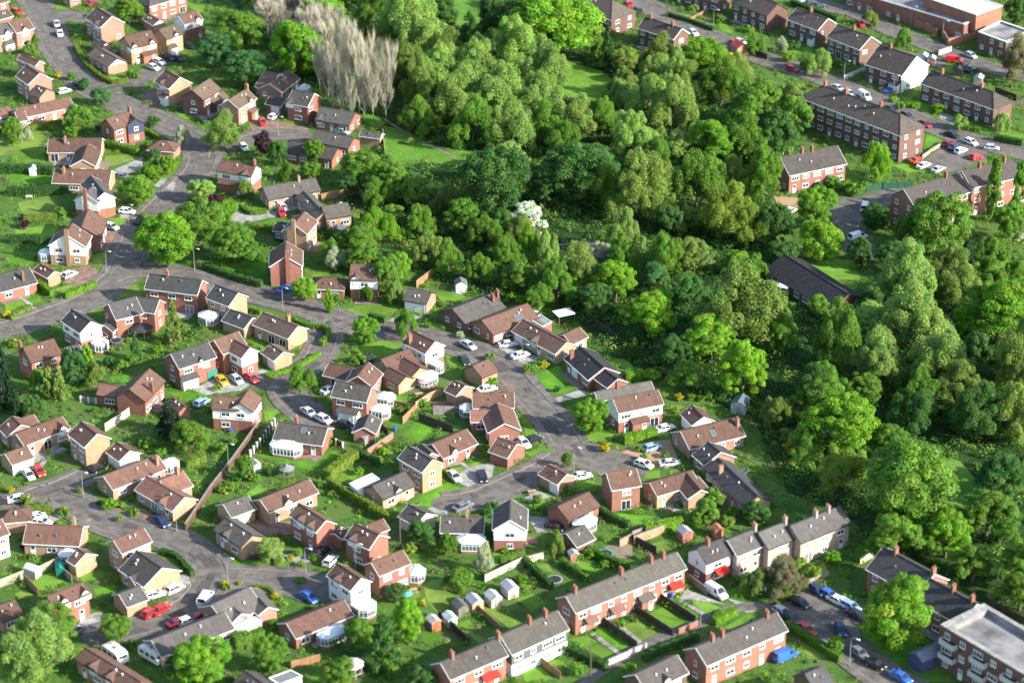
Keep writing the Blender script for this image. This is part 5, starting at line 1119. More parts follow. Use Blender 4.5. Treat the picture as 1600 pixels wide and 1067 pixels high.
# ---------------------------------------------------------------- fences and walls
FC = dict(wood=(.30,.17,.085), grey=(.25,.22,.19), dark=(.07,.055,.045), pink=(.42,.24,.16), brick=(.34,.14,.085), white=(.7,.68,.64), green=(.03,.09,.06), stone=(.4,.33,.25), rust=(.11,.058,.036), cream=(.5,.43,.33))
FN = dict(wood='orange brown', grey='weathered grey', dark='dark', pink='pinkish', brick='red brick', white='white', green='green mesh', stone='pale stone', rust='tall rust brown', cream='cream')
def fence(c, pts, h, col, piers=0, wall=False, label=None, t=.06):
    P = [at(px(c,*q), 0) for q in pts]; mid = (P[0]+P[-1])/2; root = empty('garden_wall' if wall else 'fence', mid)
    if wall: t = max(t, .22)
    m, q, cp = MB(), MB(), MB(); fc = jit(FC[col], .08); posts = []
    for i in range(len(P)-1):
        a, b = P[i]-mid, P[i+1]-mid; L = (b-a).length; d = (b-a).normalized(); ang = math.atan2(d.y,d.x); n = max(1, round(L/1.83))
        for k in range(n):
            s, e = a+d*(L*k/n), a+d*(L*(k+1)/n); ct = (s+e)/2; hh = h*(1+random.uniform(-.02,.02))
            m.box((ct.x,ct.y,hh/2), (L/n-(0 if wall else .1), t, hh), ang)
            if not wall:
                for j in range(3): pass
            posts.append((s, ang))
        posts.append((b, ang))
        if wall: cp.bar(a+Vector((0,0,h+.04)), b+Vector((0,0,h+.04)), t+.1, .08)
        else: cp.bar(a+Vector((0,0,h+.02)), b+Vector((0,0,h+.02)), t+.05, .05)
    mat = 'brick' if wall and col in ('brick','rust') else 'timber'
    if wall and col in ('white','stone','cream'): mat = 'render'
    m.build('panel', mat, root, col=fc); cp.build('coping', 'kerb' if wall else 'timber', root, col=tuple(min(.8,x*1.3) for x in fc))
    if not wall or piers:
        for p_, ang in posts:
            if piers:
                pm = MB(); pm.box((p_.x,p_.y,(h+.15)/2), (.34,.34,h+.15), ang); pm.build('post', 'render', root, col=FC['white'] if piers == 2 else tuple(x*.9 for x in fc)); continue
            pm = MB(); pm.box((p_.x,p_.y,(h+.15)/2), (.12,.12,h+.15), ang); pm.build('post', 'timber', root, col=tuple(x*.85 for x in fc))
        pass
    reg(root, label or f'{FN[col]} {"wall" if wall else "fence"}', 'wall' if wall else 'fence', p=mid+Vector((0,0,h/2)), fixed=bool(label))
fence('T',[(490,200),(340,410),(200,590),(40,830)],1.7,'rust',wall=True,label='long dark rust brown wall dividing two left closes',t=.3)
for a in [('T',[(590,180),(520,280),(440,375)],1.7,'dark',2),('I',[(200,790),(300,715)],1.8,'wood'),('H',[(800,530),(960,500),(1030,490)],1.9,'wood'),('H',[(1030,490),(1090,560)],1.8,'grey'),('O',[(670,950),(760,890),(840,860)],1.8,'pink'),('O',[(780,980),(970,975)],1.7,'grey'),('O',[(590,1040),(670,960)],1.7,'wood'),
 ('O',[(545,935),(660,960)],1.6,'wood'),('U',[(690,145),(900,225)],1.8,'dark'),('P',[(900,165),(1010,250),(1120,330)],1.8,'dark'),('M',[(650,1005),(720,960),(800,905)],1.8,'cream'),('W',[(0,470),(150,412)],1.7,'stone'),('W',[(150,430),(240,520)],1.7,'wood'),('W',[(200,410),(375,325)],1.7,'stone'),('W',[(340,340),(450,440)],1.6,'grey'),
 ('Y',[(505,660),(600,745),(690,830)],1.6,'dark',1),('Y',[(720,600),(870,730)],1.5,'wood'),('Y',[(790,435),(1020,325)],1.5,'cream'),('Z',[(400,690),(620,850)],1.5,'dark'),('Z',[(590,610),(845,775)],1.5,'dark'),('Z',[(760,545),(985,690)],1.5,'dark'),('Y',[(1130,940),(1260,1040)],1.5,'wood'),('Z',[(590,185),(740,260)],1.6,'dark'),
 ('Z',[(930,420),(1060,520)],1.6,'grey'),('U',[(790,100),(960,105)],1.7,'grey'),('H',[(1040,640),(1100,690)],1.7,'dark'),('M',[(500,820),(740,850)],1.2,'grey',2),('F',[(690,575),(820,625)],1.8,'dark'),('F',[(390,520),(520,555)],1.7,'dark'),('F',[(720,700),(869,640)],1.6,'dark'),('T',[(890,260),(1010,320)],1.4,'dark',2),('X',[(440,300),(640,300)],.9,'dark'),
 ('V',[(1060,640),(1265,560)],1.7,'grey'),('B',[(1180,840),(1190,960)],1.8,'stone'),('L',[(0,290),(170,275)],1.6,'green'),('K',[(660,305),(838,275)],1.6,'green'),('E',[(470,495),(600,440)],1.3,'white'),('I',[(540,900),(700,890)],1.6,'dark'),('D',[(1060,320),(1180,370)],1.6,'dark'),('U',[(440,190),(500,240)],1.6,'dark'),('X',[(700,975),(880,930)],1.5,'wood'),('b',[(1060,590),(1279,700)],1.6,'dark')]: fence(*a)
for a in [('F',[(-180,15),(100,125),(330,225)],2.1,'brick'),('F',[(370,235),(400,285),(560,250)],2.1,'brick'),('F',[(240,980),(310,930),(380,890)],.9,'stone'),('a',[(800,605),(925,548)],1.0,'stone'),('a',[(570,695),(640,640)],1.0,'stone'),('a',[(1120,478),(1210,430)],1.4,'cream'),('Z',[(880,762),(1000,708)],1.1,'brick'),('Z',[(440,955),(560,903)],1.2,'white'),('Z',[(565,897),(680,848)],1.2,'white'),
 ('Z',[(600,200),(790,130)],1.8,'pink'),('V',[(980,690),(1060,650)],1.6,'pink'),('U',[(370,362),(530,255)],1.3,'brick'),('F',[(340,345),(420,320)],1.6,'cream'),('V',[(400,790),(510,760)],1.4,'cream'),('D',[(700,130),(820,70)],.8,'brick'),('W',[(470,400),(600,350)],1.2,'stone')]: fence(*a, wall=True)
# ---------------------------------------------------------------- cars
PAINT = dict(white=(.78,.78,.77), silver=(.45,.47,.49), grey=(.16,.17,.18), black=(.012,.012,.014), dark=(.03,.032,.036), red=(.55,.02,.02), darkred=(.22,.012,.02), navy=(.015,.03,.10), blue=(.03,.13,.50), yellow=(.75,.38,.02), brown=(.22,.09,.04), lightblue=(.25,.4,.62))
PNM = dict(white='white',silver='silver',grey='grey',black='black',dark='dark',red='red',darkred='dark red',navy='navy blue',blue='bright blue',yellow='orange yellow',brown='rust brown',lightblue='pale blue')
def car_protos():
    out = {}
    for kind, (L, W, H, prof) in dict(hatchback=(4.0,1.72,1.48,[(-2.0,.62,.80),(-1.92,.92,.86),(-1.2,.98,.87),(.55,.96,.87),(1.3,.84,.85),(1.85,.70,.80),(2.0,.52,.72)]),
                     saloon=(4.5,1.76,1.42,[(-2.25,.6,.78),(-2.15,.92,.86),(-1.4,.95,.87),(.6,.93,.87),(1.5,.82,.85),(2.1,.68,.80),(2.25,.5,.72)]),
                     van=(4.9,1.9,1.95,[(-2.45,.7,.92),(-2.4,1.1,.94),(-1.2,1.15,.94),(1.0,1.12,.93),(1.9,.98,.9),(2.35,.78,.86),(2.45,.55,.8)])).items():
        b = MB(); n = 10; rings = []
        for x, zt, hw in prof:
            zb = .2 if abs(x) < L*.46 else .28
            rings.append([(x,-hw*.9,zb),(x,-hw,zb+.12),(x,-hw,zt*.62),(x,-hw*.96,zt-.06),(x,-hw*.86,zt),(x,hw*.86,zt),(x,hw*.96,zt-.06),(x,hw,zt*.62),(x,hw,zb+.12),(x,hw*.9,zb)])
        vs = [q for r in rings for q in r]; fs = []
        for i in range(len(rings)-1):
            for k in range(n): fs.append((i*n+k,(i+1)*n+k,(i+1)*n+(k+1)%n,i*n+(k+1)%n))
        fs += [tuple(range(n)), tuple(range(len(rings)*n-1,(len(rings)-1)*n-1,-1))]; b.add(vs, fs)
        zb = prof[2][1]-.03; hw = prof[2][2]
        if kind == 'hatchback': g0, g1, r0, r1 = -1.85, 1.05, -1.45, .28
        elif kind == 'saloon': g0, g1, r0, r1 = -1.65, 1.15, -1.0, .35
        else: g0, g1, r0, r1 = -2.38, 1.55, -2.25, .75
        wr = hw*.74; wb = hw*.93; g = MB()
        fr = [(g0,-wb,zb),(g1,-wb,zb),(g1,wb,zb),(g0,wb,zb),(r0,-wr,H-.06),(r1,-wr,H-.06),(r1,wr,H-.06),(r0,wr,H-.06)]
        g.add(fr, [(0,1,5,4),(1,2,6,5),(2,3,7,6),(3,0,4,7)])
        top = [(r0-.05,-wr-.03,H-.08),(r1+.06,-wr-.03,H-.08),(r1+.06,wr+.03,H-.08),(r0-.05,wr+.03,H-.08),(r0+.1,-wr*.86,H),(r1-.08,-wr*.86,H),(r1-.08,wr*.86,H),(r0+.1,wr*.86,H)]
        b.add(top, [(4,5,6,7),(0,1,5,4),(1,2,6,5),(2,3,7,6),(3,0,4,7),(3,2,1,0)])
        for i, j in ((0,4),(1,5),(2,6),(3,7)): b.bar(fr[i], fr[j], .09, .09)
        for s in (-1,1): b.bar(((g0+g1)/2-.1,wb*s,zb),((r0+r1)/2-.1,wr*s,H-.05),.08,.06)
        if kind == 'van':
            for s in (-1,1): b.add([(-2.36,s*(wb+.02),zb),(.35,s*(wb+.02),zb),(.3,s*(wr+.05),H-.06),(-2.25,s*(wr+.05),H-.06)], [(0,1,2,3) if s < 0 else (3,2,1,0)])
        wh = MB(); r = .31 if kind != 'van' else .35
        for k in range(2): pass
        wh.tube([(0,-.1,0),(0,.1,0)],[r,r],14); wh.add([(math.cos(t)*r*.99,-.1,math.sin(t)*r*.99) for t in [6.2832*k/14 for k in range(14)]],[tuple(range(14))])
        for s in (-.104,.104): wh.add([(math.cos(t)*r*.62,s,math.sin(t)*r*.62) for t in [6.2832*k/12 for k in range(12)]],[tuple(range(12)) if s > 0 else tuple(range(11,-1,-1))],1)
        hl, tl = MB(), MB(); x1 = L/2; zf = prof[-2][1]-.08
        hl.box((0,0,0),(.14,.36,.16)); tl.box((0,0,0),(.1,.2,.34))
        out[kind] = (b.mesh('body',['paint']), g.mesh('windows',['glass']), wh.mesh('wheel',['rubber','steel']), hl.mesh('headlight',['lampglass']), tl.mesh('tail_light',['taillens']),
                     [(L*.3,1),(L*.3,-1),(-L*.29,1),(-L*.29,-1)], hw, L, zf, r)
    return out
CP_ = car_protos()
def car(c, x, y, dx, dy, col, kind=None):
    q = px(c,x,y); g = at(q,.55); g2 = at((q[0]+dx*.5,q[1]+dy*.5),.55); d = g2-g; ang = math.atan2(d.y,d.x); g.z = .05
    if onroad(g,0) or onpoly(g,('parking_area',)): g.z = .1
    kind = kind or random.choice(('hatchback','hatchback','saloon')); bm, gm, wm, hm, tm, wp, hw, L, zf, r = CP_[kind]
    root = empty('parked_van' if kind == 'van' else 'parked_car', g, ang); link('body', bm, root, col=PAINT[col]); link('windows', gm, root)
    for wx_, s in wp: link('wheel', wm, root, (wx_, s*(hw-.07), r))
    if q[1] > 420:
        for s in (-1,1):
            link('headlight', hm, root, (L/2-.1, s*hw*.62, zf)); link('tail_light', tm, root, (-L/2+.07, s*hw*.78, .78))
    reg(root, f'{PNM[col]} {"van" if kind=="van" else ("saloon car" if kind=="saloon" else "car")}', 'van' if kind=='van' else 'car', 'parked cars', p=g+Vector((0,0,.7)))
CARS = """A 350 150 5 20 silver;A 370 210 5 20 white;A 490 525 20 8 black;A 950 420 20 8 white;A 985 385 20 8 white;A 1045 360 10 5 dark;A 1100 362 10 5 dark;A 1180 290 15 4 dark;A 105 75 20 8 red;A 570 20 18 -6 darkred;A 400 565 20 -4 white;A 675 320 25 2 navy saloon;A 905 285 12 8 dark
G 755 380 20 3 grey;G 785 595 20 2 white;G 865 655 15 -12 black;G 690 690 15 5 silver;G 430 985 18 -8 white;B 435 757 5 10 red;B 505 720 12 -8 white;B 930 812 20 6 silver saloon;B 320 912 12 14 white;B 60 740 14 8 dark;H 558 572 10 8 white;H 555 602 4 12 red
D 325 30 10 9 red;D 390 72 10 9 dark;D 725 205 10 6 white;D 985 275 15 8 red;D 1015 262 12 4 silver;E 190 10 14 -2 white;E 260 22 14 -2 dark;E 318 42 14 -2 dark;E 570 150 8 6 red;E 150 430 14 4 red;E 720 535 10 -8 brown;E 755 555 14 -8 blue;E 430 545 14 7 silver;E 500 578 14 7 silver;E 595 598 20 12 white van;E 755 678 18 8 black
F 440 375 20 2 red van;F 540 345 20 8 silver;F 500 402 14 -6 dark;F 550 430 14 -4 navy;F 145 715 18 8 dark;F 258 768 15 8 darkred;F 425 835 20 8 black;F 540 880 20 8 white;F 670 915 20 2 silver;F 405 888 20 -10 darkred;F 440 910 20 -9 navy;F 480 932 20 -8 white;F 575 970 20 -6 red;F 205 990 18 -8 red;F 250 1022 18 -8 white;F 340 1047 18 -8 silver
K 210 418 14 -8 white;K 652 398 3 -10 white van;K 610 575 14 -4 white van;N 580 770 10 10 yellow;N 672 765 14 12 silver;N 765 757 12 8 red;N 455 905 14 -8 lightblue;N 970 205 16 -6 blue saloon;N 1115 965 14 10 silver saloon;N 1210 1010 16 8 white
O 135 825 12 -6 silver;O 370 637 12 -5 dark;O 995 552 14 8 silver saloon;O 972 645 6 10 dark;O 1110 822 16 -4 white;O 235 1045 16 5 dark;P 450 347 16 -2 silver;P 527 415 18 -5 white saloon;P 610 935 16 -6 black;P 542 953 10 8 white
Q 472 470 20 -5 white saloon;Q 390 590 16 -5 lightblue;Q 340 695 18 6 white;Q 500 685 22 -2 silver saloon;S 240 460 12 14 red;S 175 480 12 14 silver;S 115 630 20 -3 white saloon;S 10 645 10 -2 dark;S 225 740 18 -4 white;S 258 775 16 2 white;S 610 438 10 -4 black;S 1000 768 10 10 navy
U 907 490 10 10 silver;U 1082 490 4 12 black;U 960 677 18 -8 grey saloon;U 90 955 10 -5 black;U 145 1012 10 -10 white;V 745 252 20 -3 white saloon;V 580 567 18 5 black;W 1090 478 20 -10 white;W 965 515 20 -5 white;W 940 627 12 -8 red;W 1005 607 12 -8 red;W 1110 687 14 -6 darkred;W 1172 677 14 -6 white;W 1255 652 14 -6 red;W 475 735 14 -8 grey
X 165 540 8 -12 white van;X 810 530 14 10 blue saloon;Z 1115 500 16 10 white van;a 480 600 12 10 silver;a 855 640 12 8 navy;a 930 670 20 12 blue;a 985 705 20 10 white;a 1030 722 20 10 silver;a 640 775 16 10 silver;b 250 880 14 10 grey;a 1065 742 20 10 lightblue;a 1100 792 16 8 dark;a 745 715 16 8 black saloon;a 695 810 14 8 dark;a 790 880 12 10 red saloon;a 1003 885 5 14 navy;a 660 1045 14 -6 blue van;b 350 950 16 8 black;b 510 1030 14 8 blue saloon""".replace('\n',';')
for t in CARS.split(';'):
    f = t.split(); car(f[0], *map(float, f[1:5]), f[5], f[6] if len(f) > 6 else None)
def caravan(c, x, y, dx, dy, label):
    q = px(c,x,y); g = at(q,1.2); g2 = at((q[0]+dx,q[1]+dy),1.2); d = g2-g; ang = math.atan2(d.y,d.x); g.z = .05; root = empty('caravan', g, ang)
    b = MB(); prof = [(-2.6,.5),(-2.65,1.3),(-2.4,2.3),(-1.5,2.55),(1.5,2.55),(2.3,2.3),(2.7,1.2),(2.6,.5)]; n = len(prof)
    b.add([(x_,-1.1,z) for x_, z in prof]+[(x_,1.1,z) for x_, z in prof], [tuple(range(n)),tuple(range(2*n-1,n-1,-1))]+[(i,n+i,n+(i+1)%n,(i+1)%n) for i in range(n)])
    b.build('body', 'white', root); g_ = MB()
    for s in (-1.11,1.11):
        for x_ in (-1.5,0,1.5): g_.box((x_,s,1.65),(1.0,.04,.6))
    g_.box((2.52,0,1.75),(.08,1.7,.6)); g_.build('windows','glass',root); v = MB(); v.box((0,0,2.6),(.8,.6,.12)); v.box((-1.4,.2,2.59),(.4,.4,.1)); v.build('roof_vent','lead',root)
    for s in (-1,1): link('wheel', CP_['hatchback'][2], root, (0, s*1.0, .31))
    reg(root, label, 'caravan', p=g+Vector((0,0,1.3)), fixed=True)
caravan('W',718,885,20,14,'white caravan behind the bottom left corner house'); caravan('W',950,885,20,12,'grey white caravan beside the long grey bungalow')
# ---------------------------------------------------------------- lamp posts, poles
def lamp(c, x, y, h=6.0, pole=False):
    g = at(px(c,x,y)); root = empty('telegraph_pole' if pole else 'street_lamp', g); m = MB()
    if pole:
        m.tube([(0,0,0),(0,0,h)],[.14,.1],8); m.build('pole','bark',root); k = MB(); k.box((0,0,h-.5),(1.2,.1,.1)); k.build('crossbar','bark',root)
    else:
        m.tube([(0,0,0),(0,0,1.2),(0,0,1.25),(0,0,h-.3),(.25,-.15,h),(.9,-.5,h+.05)],[.11,.11,.075,.06,.05,.04],8); m.build('pole','steel',root)
        k = MB(); k.box((1.1,-.6,h+.02),(.75,.26,.16),-.5,taper=.7); k.build('lamp_head','white',root)
    reg(root, 'wooden telegraph pole' if pole else 'grey street lamp', 'pole' if pole else 'street lamp', None if pole else 'street lamps', p=g+Vector((0,0,h*.6)))
for t in """N 412 95;N 957 340;P 540 495;S 515 622;G 660 980;G 797 690;X 790 390;X 305 450;E 468 500;F 62 590;D 848 180;B 535 850;b 188 960;T 1090 1067;T 305 445;S 1092 830;F 170 160;F 365 250;V 697 230;Z 1015 710;B 310 480""".split(';'):
    f = t.split(); lamp(f[0].strip(), float(f[1]), float(f[2]))
for t in "D 560 130;Z 330 1050;F 700 835;E 630 90;U 575 930".split(';'):
    f = t.split(); lamp(f[0], float(f[1]), float(f[2]), 7.5, True)
# ---------------------------------------------------------------- sheds and garden things
def shed(c, x, y, w, d, h, ang, wall, roof, label, name='garden_shed', door=True):
    g = at(px(c,x,y), h*.6); g.z = 0; root = empty(name, g, math.radians(ang)); zr = h+w*.28
    m = MB(); m.add([(-w/2,-d/2,0),(w/2,-d/2,0),(w/2,d/2,0),(-w/2,d/2,0),(-w/2,-d/2,h),(w/2,-d/2,h),(w/2,d/2,h),(-w/2,d/2,h),(0,-d/2,zr),(0,d/2,zr)],[(0,1,5,8,4),(1,2,6,5),(2,3,7,9,6),(3,0,4,7)])
    m.build('wall','timber',root,col=wall); r = MB()
    for s in (-1,1):
        e = (s*(w/2+.15), h-.08); t = (0, zr+.03)
        v = [(e[0],-d/2-.15,e[1]),(t[0],-d/2-.15,t[1]),(t[0],d/2+.15,t[1]),(e[0],d/2+.15,e[1])]
        v += [(a,b,z+.07) for a,b,z in v]; r.add(v,[(4,5,6,7),(3,2,1,0),(0,1,5,4),(2,3,7,6),(3,0,4,7)] if s < 0 else [(7,6,5,4),(0,1,2,3),(4,5,1,0),(6,7,3,2),(7,4,0,3)])
    r.build('roof','timber',root,col=roof)
    if door: k = MB(); k.box((0,-d/2-.02,.95),(.8,.05,1.8)); k.build('door','timber',root,col=tuple(x*.8 for x in wall)); k = MB(); k.box((w/2+.01,0,h*.65),(.04,d*.4,h*.32)); k.build('window','glass',root)
    FOOT.append((g, Vector((1,0,0)), Vector((0,1,0)), -w/2, w/2, d/2)); reg(root, label, 'shed', p=g+Vector((0,0,h*.6)), fixed=True)
shed('I',475,775,2.6,2.4,2.1,8,(.6,.58,.52),(.16,.15,.16),'white summerhouse on the lawn at the wood edge','summerhouse')
shed('G',204,342,1.7,1.7,1.9,0,(.62,.68,.7),(.55,.62,.68),'pale blue playhouse against the tall left hedge','playhouse')
shed('Y',725,565,2.2,2.8,1.9,28,(.55,.36,.24),(.36,.37,.4),'tan shed with grey roof at the garden fence')
shed('Y',945,480,2.2,3.0,1.9,28,(.58,.46,.4),(.42,.4,.46),'pinkish shed with lilac grey roof')
shed('Y',635,595,2.0,2.8,1.9,28,(.2,.18,.14),(.12,.115,.11),'dark open shed left of the tan shed')
shed('Z',920,135,2.2,2.4,1.8,25,(.38,.16,.12),(.36,.34,.34),'red shed behind the red terrace')
shed('Q',935,325,3.0,3.6,2.2,-20,(.35,.42,.42),(.10,.13,.15),'slate blue shed at the wood edge')
shed('b',700,895,3.2,7.5,2.7,-55,(.05,.07,.13),(.16,.18,.22),'long dark blue store beside the parapet flats','store',door=False)
shed('W',205,365,1.8,2.6,1.8,60,(.4,.4,.4),(.5,.52,.54),'grey plastic shed beside the stone garden wall')
shed('W',375,355,1.4,2.4,1.7,10,(.02,.16,.12),(.02,.26,.18),'small emerald roofed shed by the grey fence')
shed('F',590,495,2.2,3.0,2.0,-20,(.4,.4,.4),(.38,.38,.38),'grey shed behind the long hipped terrace')
shed('F',465,440,2.4,2.8,2.0,-20,(.1,.08,.07),(.05,.05,.05),'black shed beside the red van')
shed('F',300,375,2.0,2.6,2.0,-15,(.45,.28,.24),(.36,.33,.32),'pink walled shed behind the white gable end')
shed('F',250,360,2.2,2.6,2.0,-15,(.4,.4,.42),(.45,.46,.48),'grey metal shed behind the white gable end')
shed('V',695,745,1.6,1.6,1.8,20,(.36,.2,.13),(.45,.44,.42),'small brown shed on the hedge lined garden')
shed('D',1010,300,3.4,4.5,2.3,20,(.45,.26,.18),(.5,.08,.06),'red roofed hut beside the top road')
shed('a',240,275,1.6,2.0,1.9,20,(.5,.2,.11),(.46,.17,.10),'orange brick hut behind the slate end house')
shed('Y',470,690,1.8,2.2,1.9,30,(.48,.15,.08),(.5,.46,.42),'orange brick store at the garden corner')
shed('U',355,255,1.6,2.2,1.6,40,(.3,.27,.25),(.42,.42,.43),'low grey shed against the grey garage')
shed('H',920,580,2,2,2.0,10,(.6,.5,.4),(.6,.6,.58),'white awning beside the fence of the patio house','awning',door=False)
def octo(c, x, y, r, h, wallcol, roofcol, label, posts=True):
    g = at(px(c,x,y), h); g.z = 0; root = empty('gazebo', g); R = [(math.cos(t)*r, math.sin(t)*r) for t in [math.pi/8+math.pi/4*k for k in range(8)]]
    m = MB()
    for x_, y_ in R: m.bar((x_*.9,y_*.9,0),(x_*.9,y_*.9,h),.1,.1)
    for k in range(8): a, b_ = R[k], R[(k+1)%8]; m.bar((a[0]*.9,a[1]*.9,.8),(b_[0]*.9,b_[1]*.9,.8),.06,.1)
    m.build('frame','timber',root,col=wallcol); k = MB(); k.add([(x_*1.08,y_*1.08,h) for x_,y_ in R]+[(0,0,h+r*.5)]+[(x_*1.06,y_*1.06,h-.08) for x_,y_ in R], [(i,(i+1)%8,8) for i in range(8)]+[(9+i,9+(i+1)%8,(i+1)%8,i) for i in range(8)])
    k.build('roof','timber',root,col=roofcol); f = MB(); f.tube([(0,0,h+r*.5-.1),(0,0,h+r*.5+.25)],[.08,.05],6); f.build('finial','white',root); reg(root,label,'gazebo',p=g+Vector((0,0,h*.7)),fixed=True)
octo('M',872,365,2.5,2.3,(.08,.05,.04),(.045,.04,.042),'black octagonal gazebo in the conifer garden')
octo('X',1080,945,2.0,2.2,(.6,.56,.54),(.55,.5,.5),'pinkish octagonal gazebo near the bottom edge')
octo('T',665,440,1.5,2.0,(.2,.18,.16),(.2,.2,.2),'grey domed summerhouse in the planted corner')
def tramp(c, x, y, r, col, label):
    g = at(px(c,x,y), .8); g.z = 0; root = empty('trampoline', g); M.setdefault('tp'+str(col), None)
    k = MB(); ring = lambda q, z: [(math.cos(t)*q, math.sin(t)*q, z) for t in [6.2832*i/24 for i in range(24)]]
    k.add(ring(r,.85)+ring(r*.82,.85)+ring(r*.82,.8)+ring(r,.8), [(i,(i+1)%24,24+(i+1)%24,24+i) for i in range(24)]+[(72+i,72+(i+1)%24,(i+1)%24,i) for i in range(24)])
    k.build('rim','timber',root,col=col); k = MB(); k.add(ring(r*.83,.82),[tuple(range(24))]); k.build('mat','rubber',root)
    for i in range(6): l = MB(); t = 6.2832*i/6; l.tube([(math.cos(t)*r*.95,math.sin(t)*r*.95,0),(math.cos(t)*r*.95,math.sin(t)*r*.95,.8)],[.04,.04],6); l.build('leg','steel',root)
    reg(root,label,'trampoline',p=g+Vector((0,0,.8)),fixed=True)
tramp('Z',418,258,1.7,(.04,.32,.28),'teal rimmed trampoline on the terrace garden'); tramp('V',580,888,1.5,(.3,.32,.36),'grey trampoline between two garden hedges'); tramp('M',718,442,1.4,(.12,.2,.36),'blue round pool beside the white conservatory house')
def bins(c, x, y, col, label, n=1):
    g = at(px(c,x,y), .5); g.z = .05; root = empty('wheelie_bin', g, random.uniform(-.6,.6)); b = MB(); b.box((0,0,.5),(.5,.56,.95),taper=1.18); k = 'bin'+label[:4]
    if k not in M: flat(k,'bin plastic',col,.5)
    b.build('body',k,root); l = MB(); l.box((0,-.03,1.02),(.64,.72,.08)); l.build('lid',k,root); w = MB(); w.tube([(-.25,.3,.1),(.25,.3,.1)],[.1,.1],8); w.build('wheels','rubber',root)
    reg(root,label,'wheelie bin',p=g+Vector((0,0,.6)),fixed=True)
bins('Q',360,465,(.02,.12,.5),'blue wheelie bin by the white house porch'); bins('Q',374,462,(.02,.2,.32),'teal wheelie bin by the white house porch'); bins('T',320,205,(.02,.12,.5),'blue wheelie bin below the white gabled house'); bins('Y',443,715,(.03,.15,.5),'blue bin beside the orange brick store')
bins('U',545,195,(.05,.1,.4),'navy bin on the conservatory lawn'); bins('Z',835,520,(.04,.1,.42),'blue bin at the red terrace door'); bins('A',1115,670,(.03,.1,.5),'blue bin below the buff gable house')
def canopy(c, x, y, w, d, h, ang, label):
    g = at(px(c,x,y), h); g.z = 0; root = empty('canopy', g, math.radians(ang)); m = MB()
    for sx in (-1,1):
        for sy in (-1,1): m.bar((sx*w*.46,sy*d*.46,0),(sx*w*.46,sy*d*.46,h),.1,.1)
    m.build('posts','timber',root,col=(.2,.16,.12)); k = MB(); k.box((0,0,h+.05),(w,d,.08)); k.box((0,0,h+.1),(w*.96,.08,.06)); k.build('roof_sheet','polycarb',root); reg(root,label,'canopy',p=g+Vector((0,0,h)),fixed=True)
canopy('P',795,152,4.2,3.4,2.4,25,'white square canopy behind the ribbed bungalow'); canopy('K',150,862,4.0,2.0,2.2,-28,'white striped lean-to canopy below the black hall'); canopy('I',1165,605,3,2.2,2.2,10,'small brown shelter left of the black hall')
canopy('P',610,130,2.6,3.0,2.3,-20,'white sheet roof behind the red roofed bungalow')

shed('Y',572,668,1.8,2.4,1.7,28,(.42,.5,.44),(.5,.58,.54),'pale green glasshouse at the terrace garden fence','greenhouse')
shed('Y',842,540,2.2,2.8,1.7,28,(.42,.42,.38),(.5,.5,.46),'grey metal shed between two garden sheds')
shed('T',470,425,1.6,2.0,1.7,30,(.5,.52,.46),(.3,.32,.3),'pale timber arbour by the planted corner')
def bench(c, x, y, ang, label, col=(.42,.36,.28)):
    g = at(px(c,x,y), .4); g.z = .04; root = empty('garden_bench', g, math.radians(ang)); m = MB(); m.box((0,0,.44),(1.7,.45,.06)); m.build('seat','timber',root,col=col)
    m = MB(); m.box((0,.22,.7),(1.7,.05,.45)); m.build('backrest','timber',root,col=col)
    for sx in (-.75,.75):
        m = MB(); m.box((sx,0,.21),(.07,.4,.42)); m.build('leg','timber',root,col=col)
    reg(root, label, 'bench', p=g+Vector((0,0,.5)), fixed=True)
bench('G',180,508,5,'long pale bench on the dark gabled house lawn')
def parasol(c, x, y, col, label):
    g = at(px(c,x,y), 1.6); g.z = .05; root = empty('parasol', g); m = MB(); m.tube([(0,0,0),(0,0,2.5)],[.03,.03],6); m.build('pole','steel',root)
    k = MB(); R = [(math.cos(6.2832*i/8)*1.25, math.sin(6.2832*i/8)*1.25) for i in range(8)]; k.add([(a,b,2.0) for a,b in R]+[(0,0,2.5)]+[(a,b,1.96) for a,b in R]+[(0,0,2.44)], [(i,(i+1)%8,8) for i in range(8)]+[(9+(i+1)%8,9+i,17) for i in range(8)]); k.build('canopy','timber',root,col=col)
    b = MB(); b.tube([(0,0,0),(0,0,.12)],[.28,.28],10); b.build('base','lead',root); reg(root, label, 'parasol', p=g+Vector((0,0,1.8)), fixed=True)
parasol('H',925,705,(.7,.68,.62),'cream parasol on the orange brick patio'); parasol('O',720,785,(.62,.3,.3),'pinkish parasol before the round conservatory terrace'); parasol('U',810,440,(.6,.58,.52),'cream parasol beside the red bungalow front lawn'); parasol('Y',300,520,(.1,.3,.28),'teal parasol behind the rose house patio')
def table(c, x, y, ang, label):
    g = at(px(c,x,y), .5); g.z = .09; root = empty('picnic_table', g, math.radians(ang)); m = MB(); m.box((0,0,.73),(1.7,.75,.06)); m.build('tabletop','timber',root,col=(.4,.28,.17))
    for s in (-1,1):
        m = MB(); m.box((0,.65*s,.43),(1.7,.28,.05)); m.build('seat','timber',root,col=(.4,.28,.17)); m = MB(); m.bar((.6*s,-.6,0),(.6*s,.25,.7),.08,.06); m.bar((.6*s,.6,0),(.6*s,-.25,.7),.08,.06); m.build('leg','timber',root,col=(.35,.24,.15))
    reg(root, label, 'picnic table', p=g+Vector((0,0,.6)), fixed=True)
table('O',690,155+700,20,'timber picnic table on the brown complex patio'); table('G',150,690,10,'dark timber table behind the yellow garden hedge'); table('Y',340,490,25,'timber picnic table at the rose house patio'); table('V',440,350,20,'pale timber table on the middle close drive')
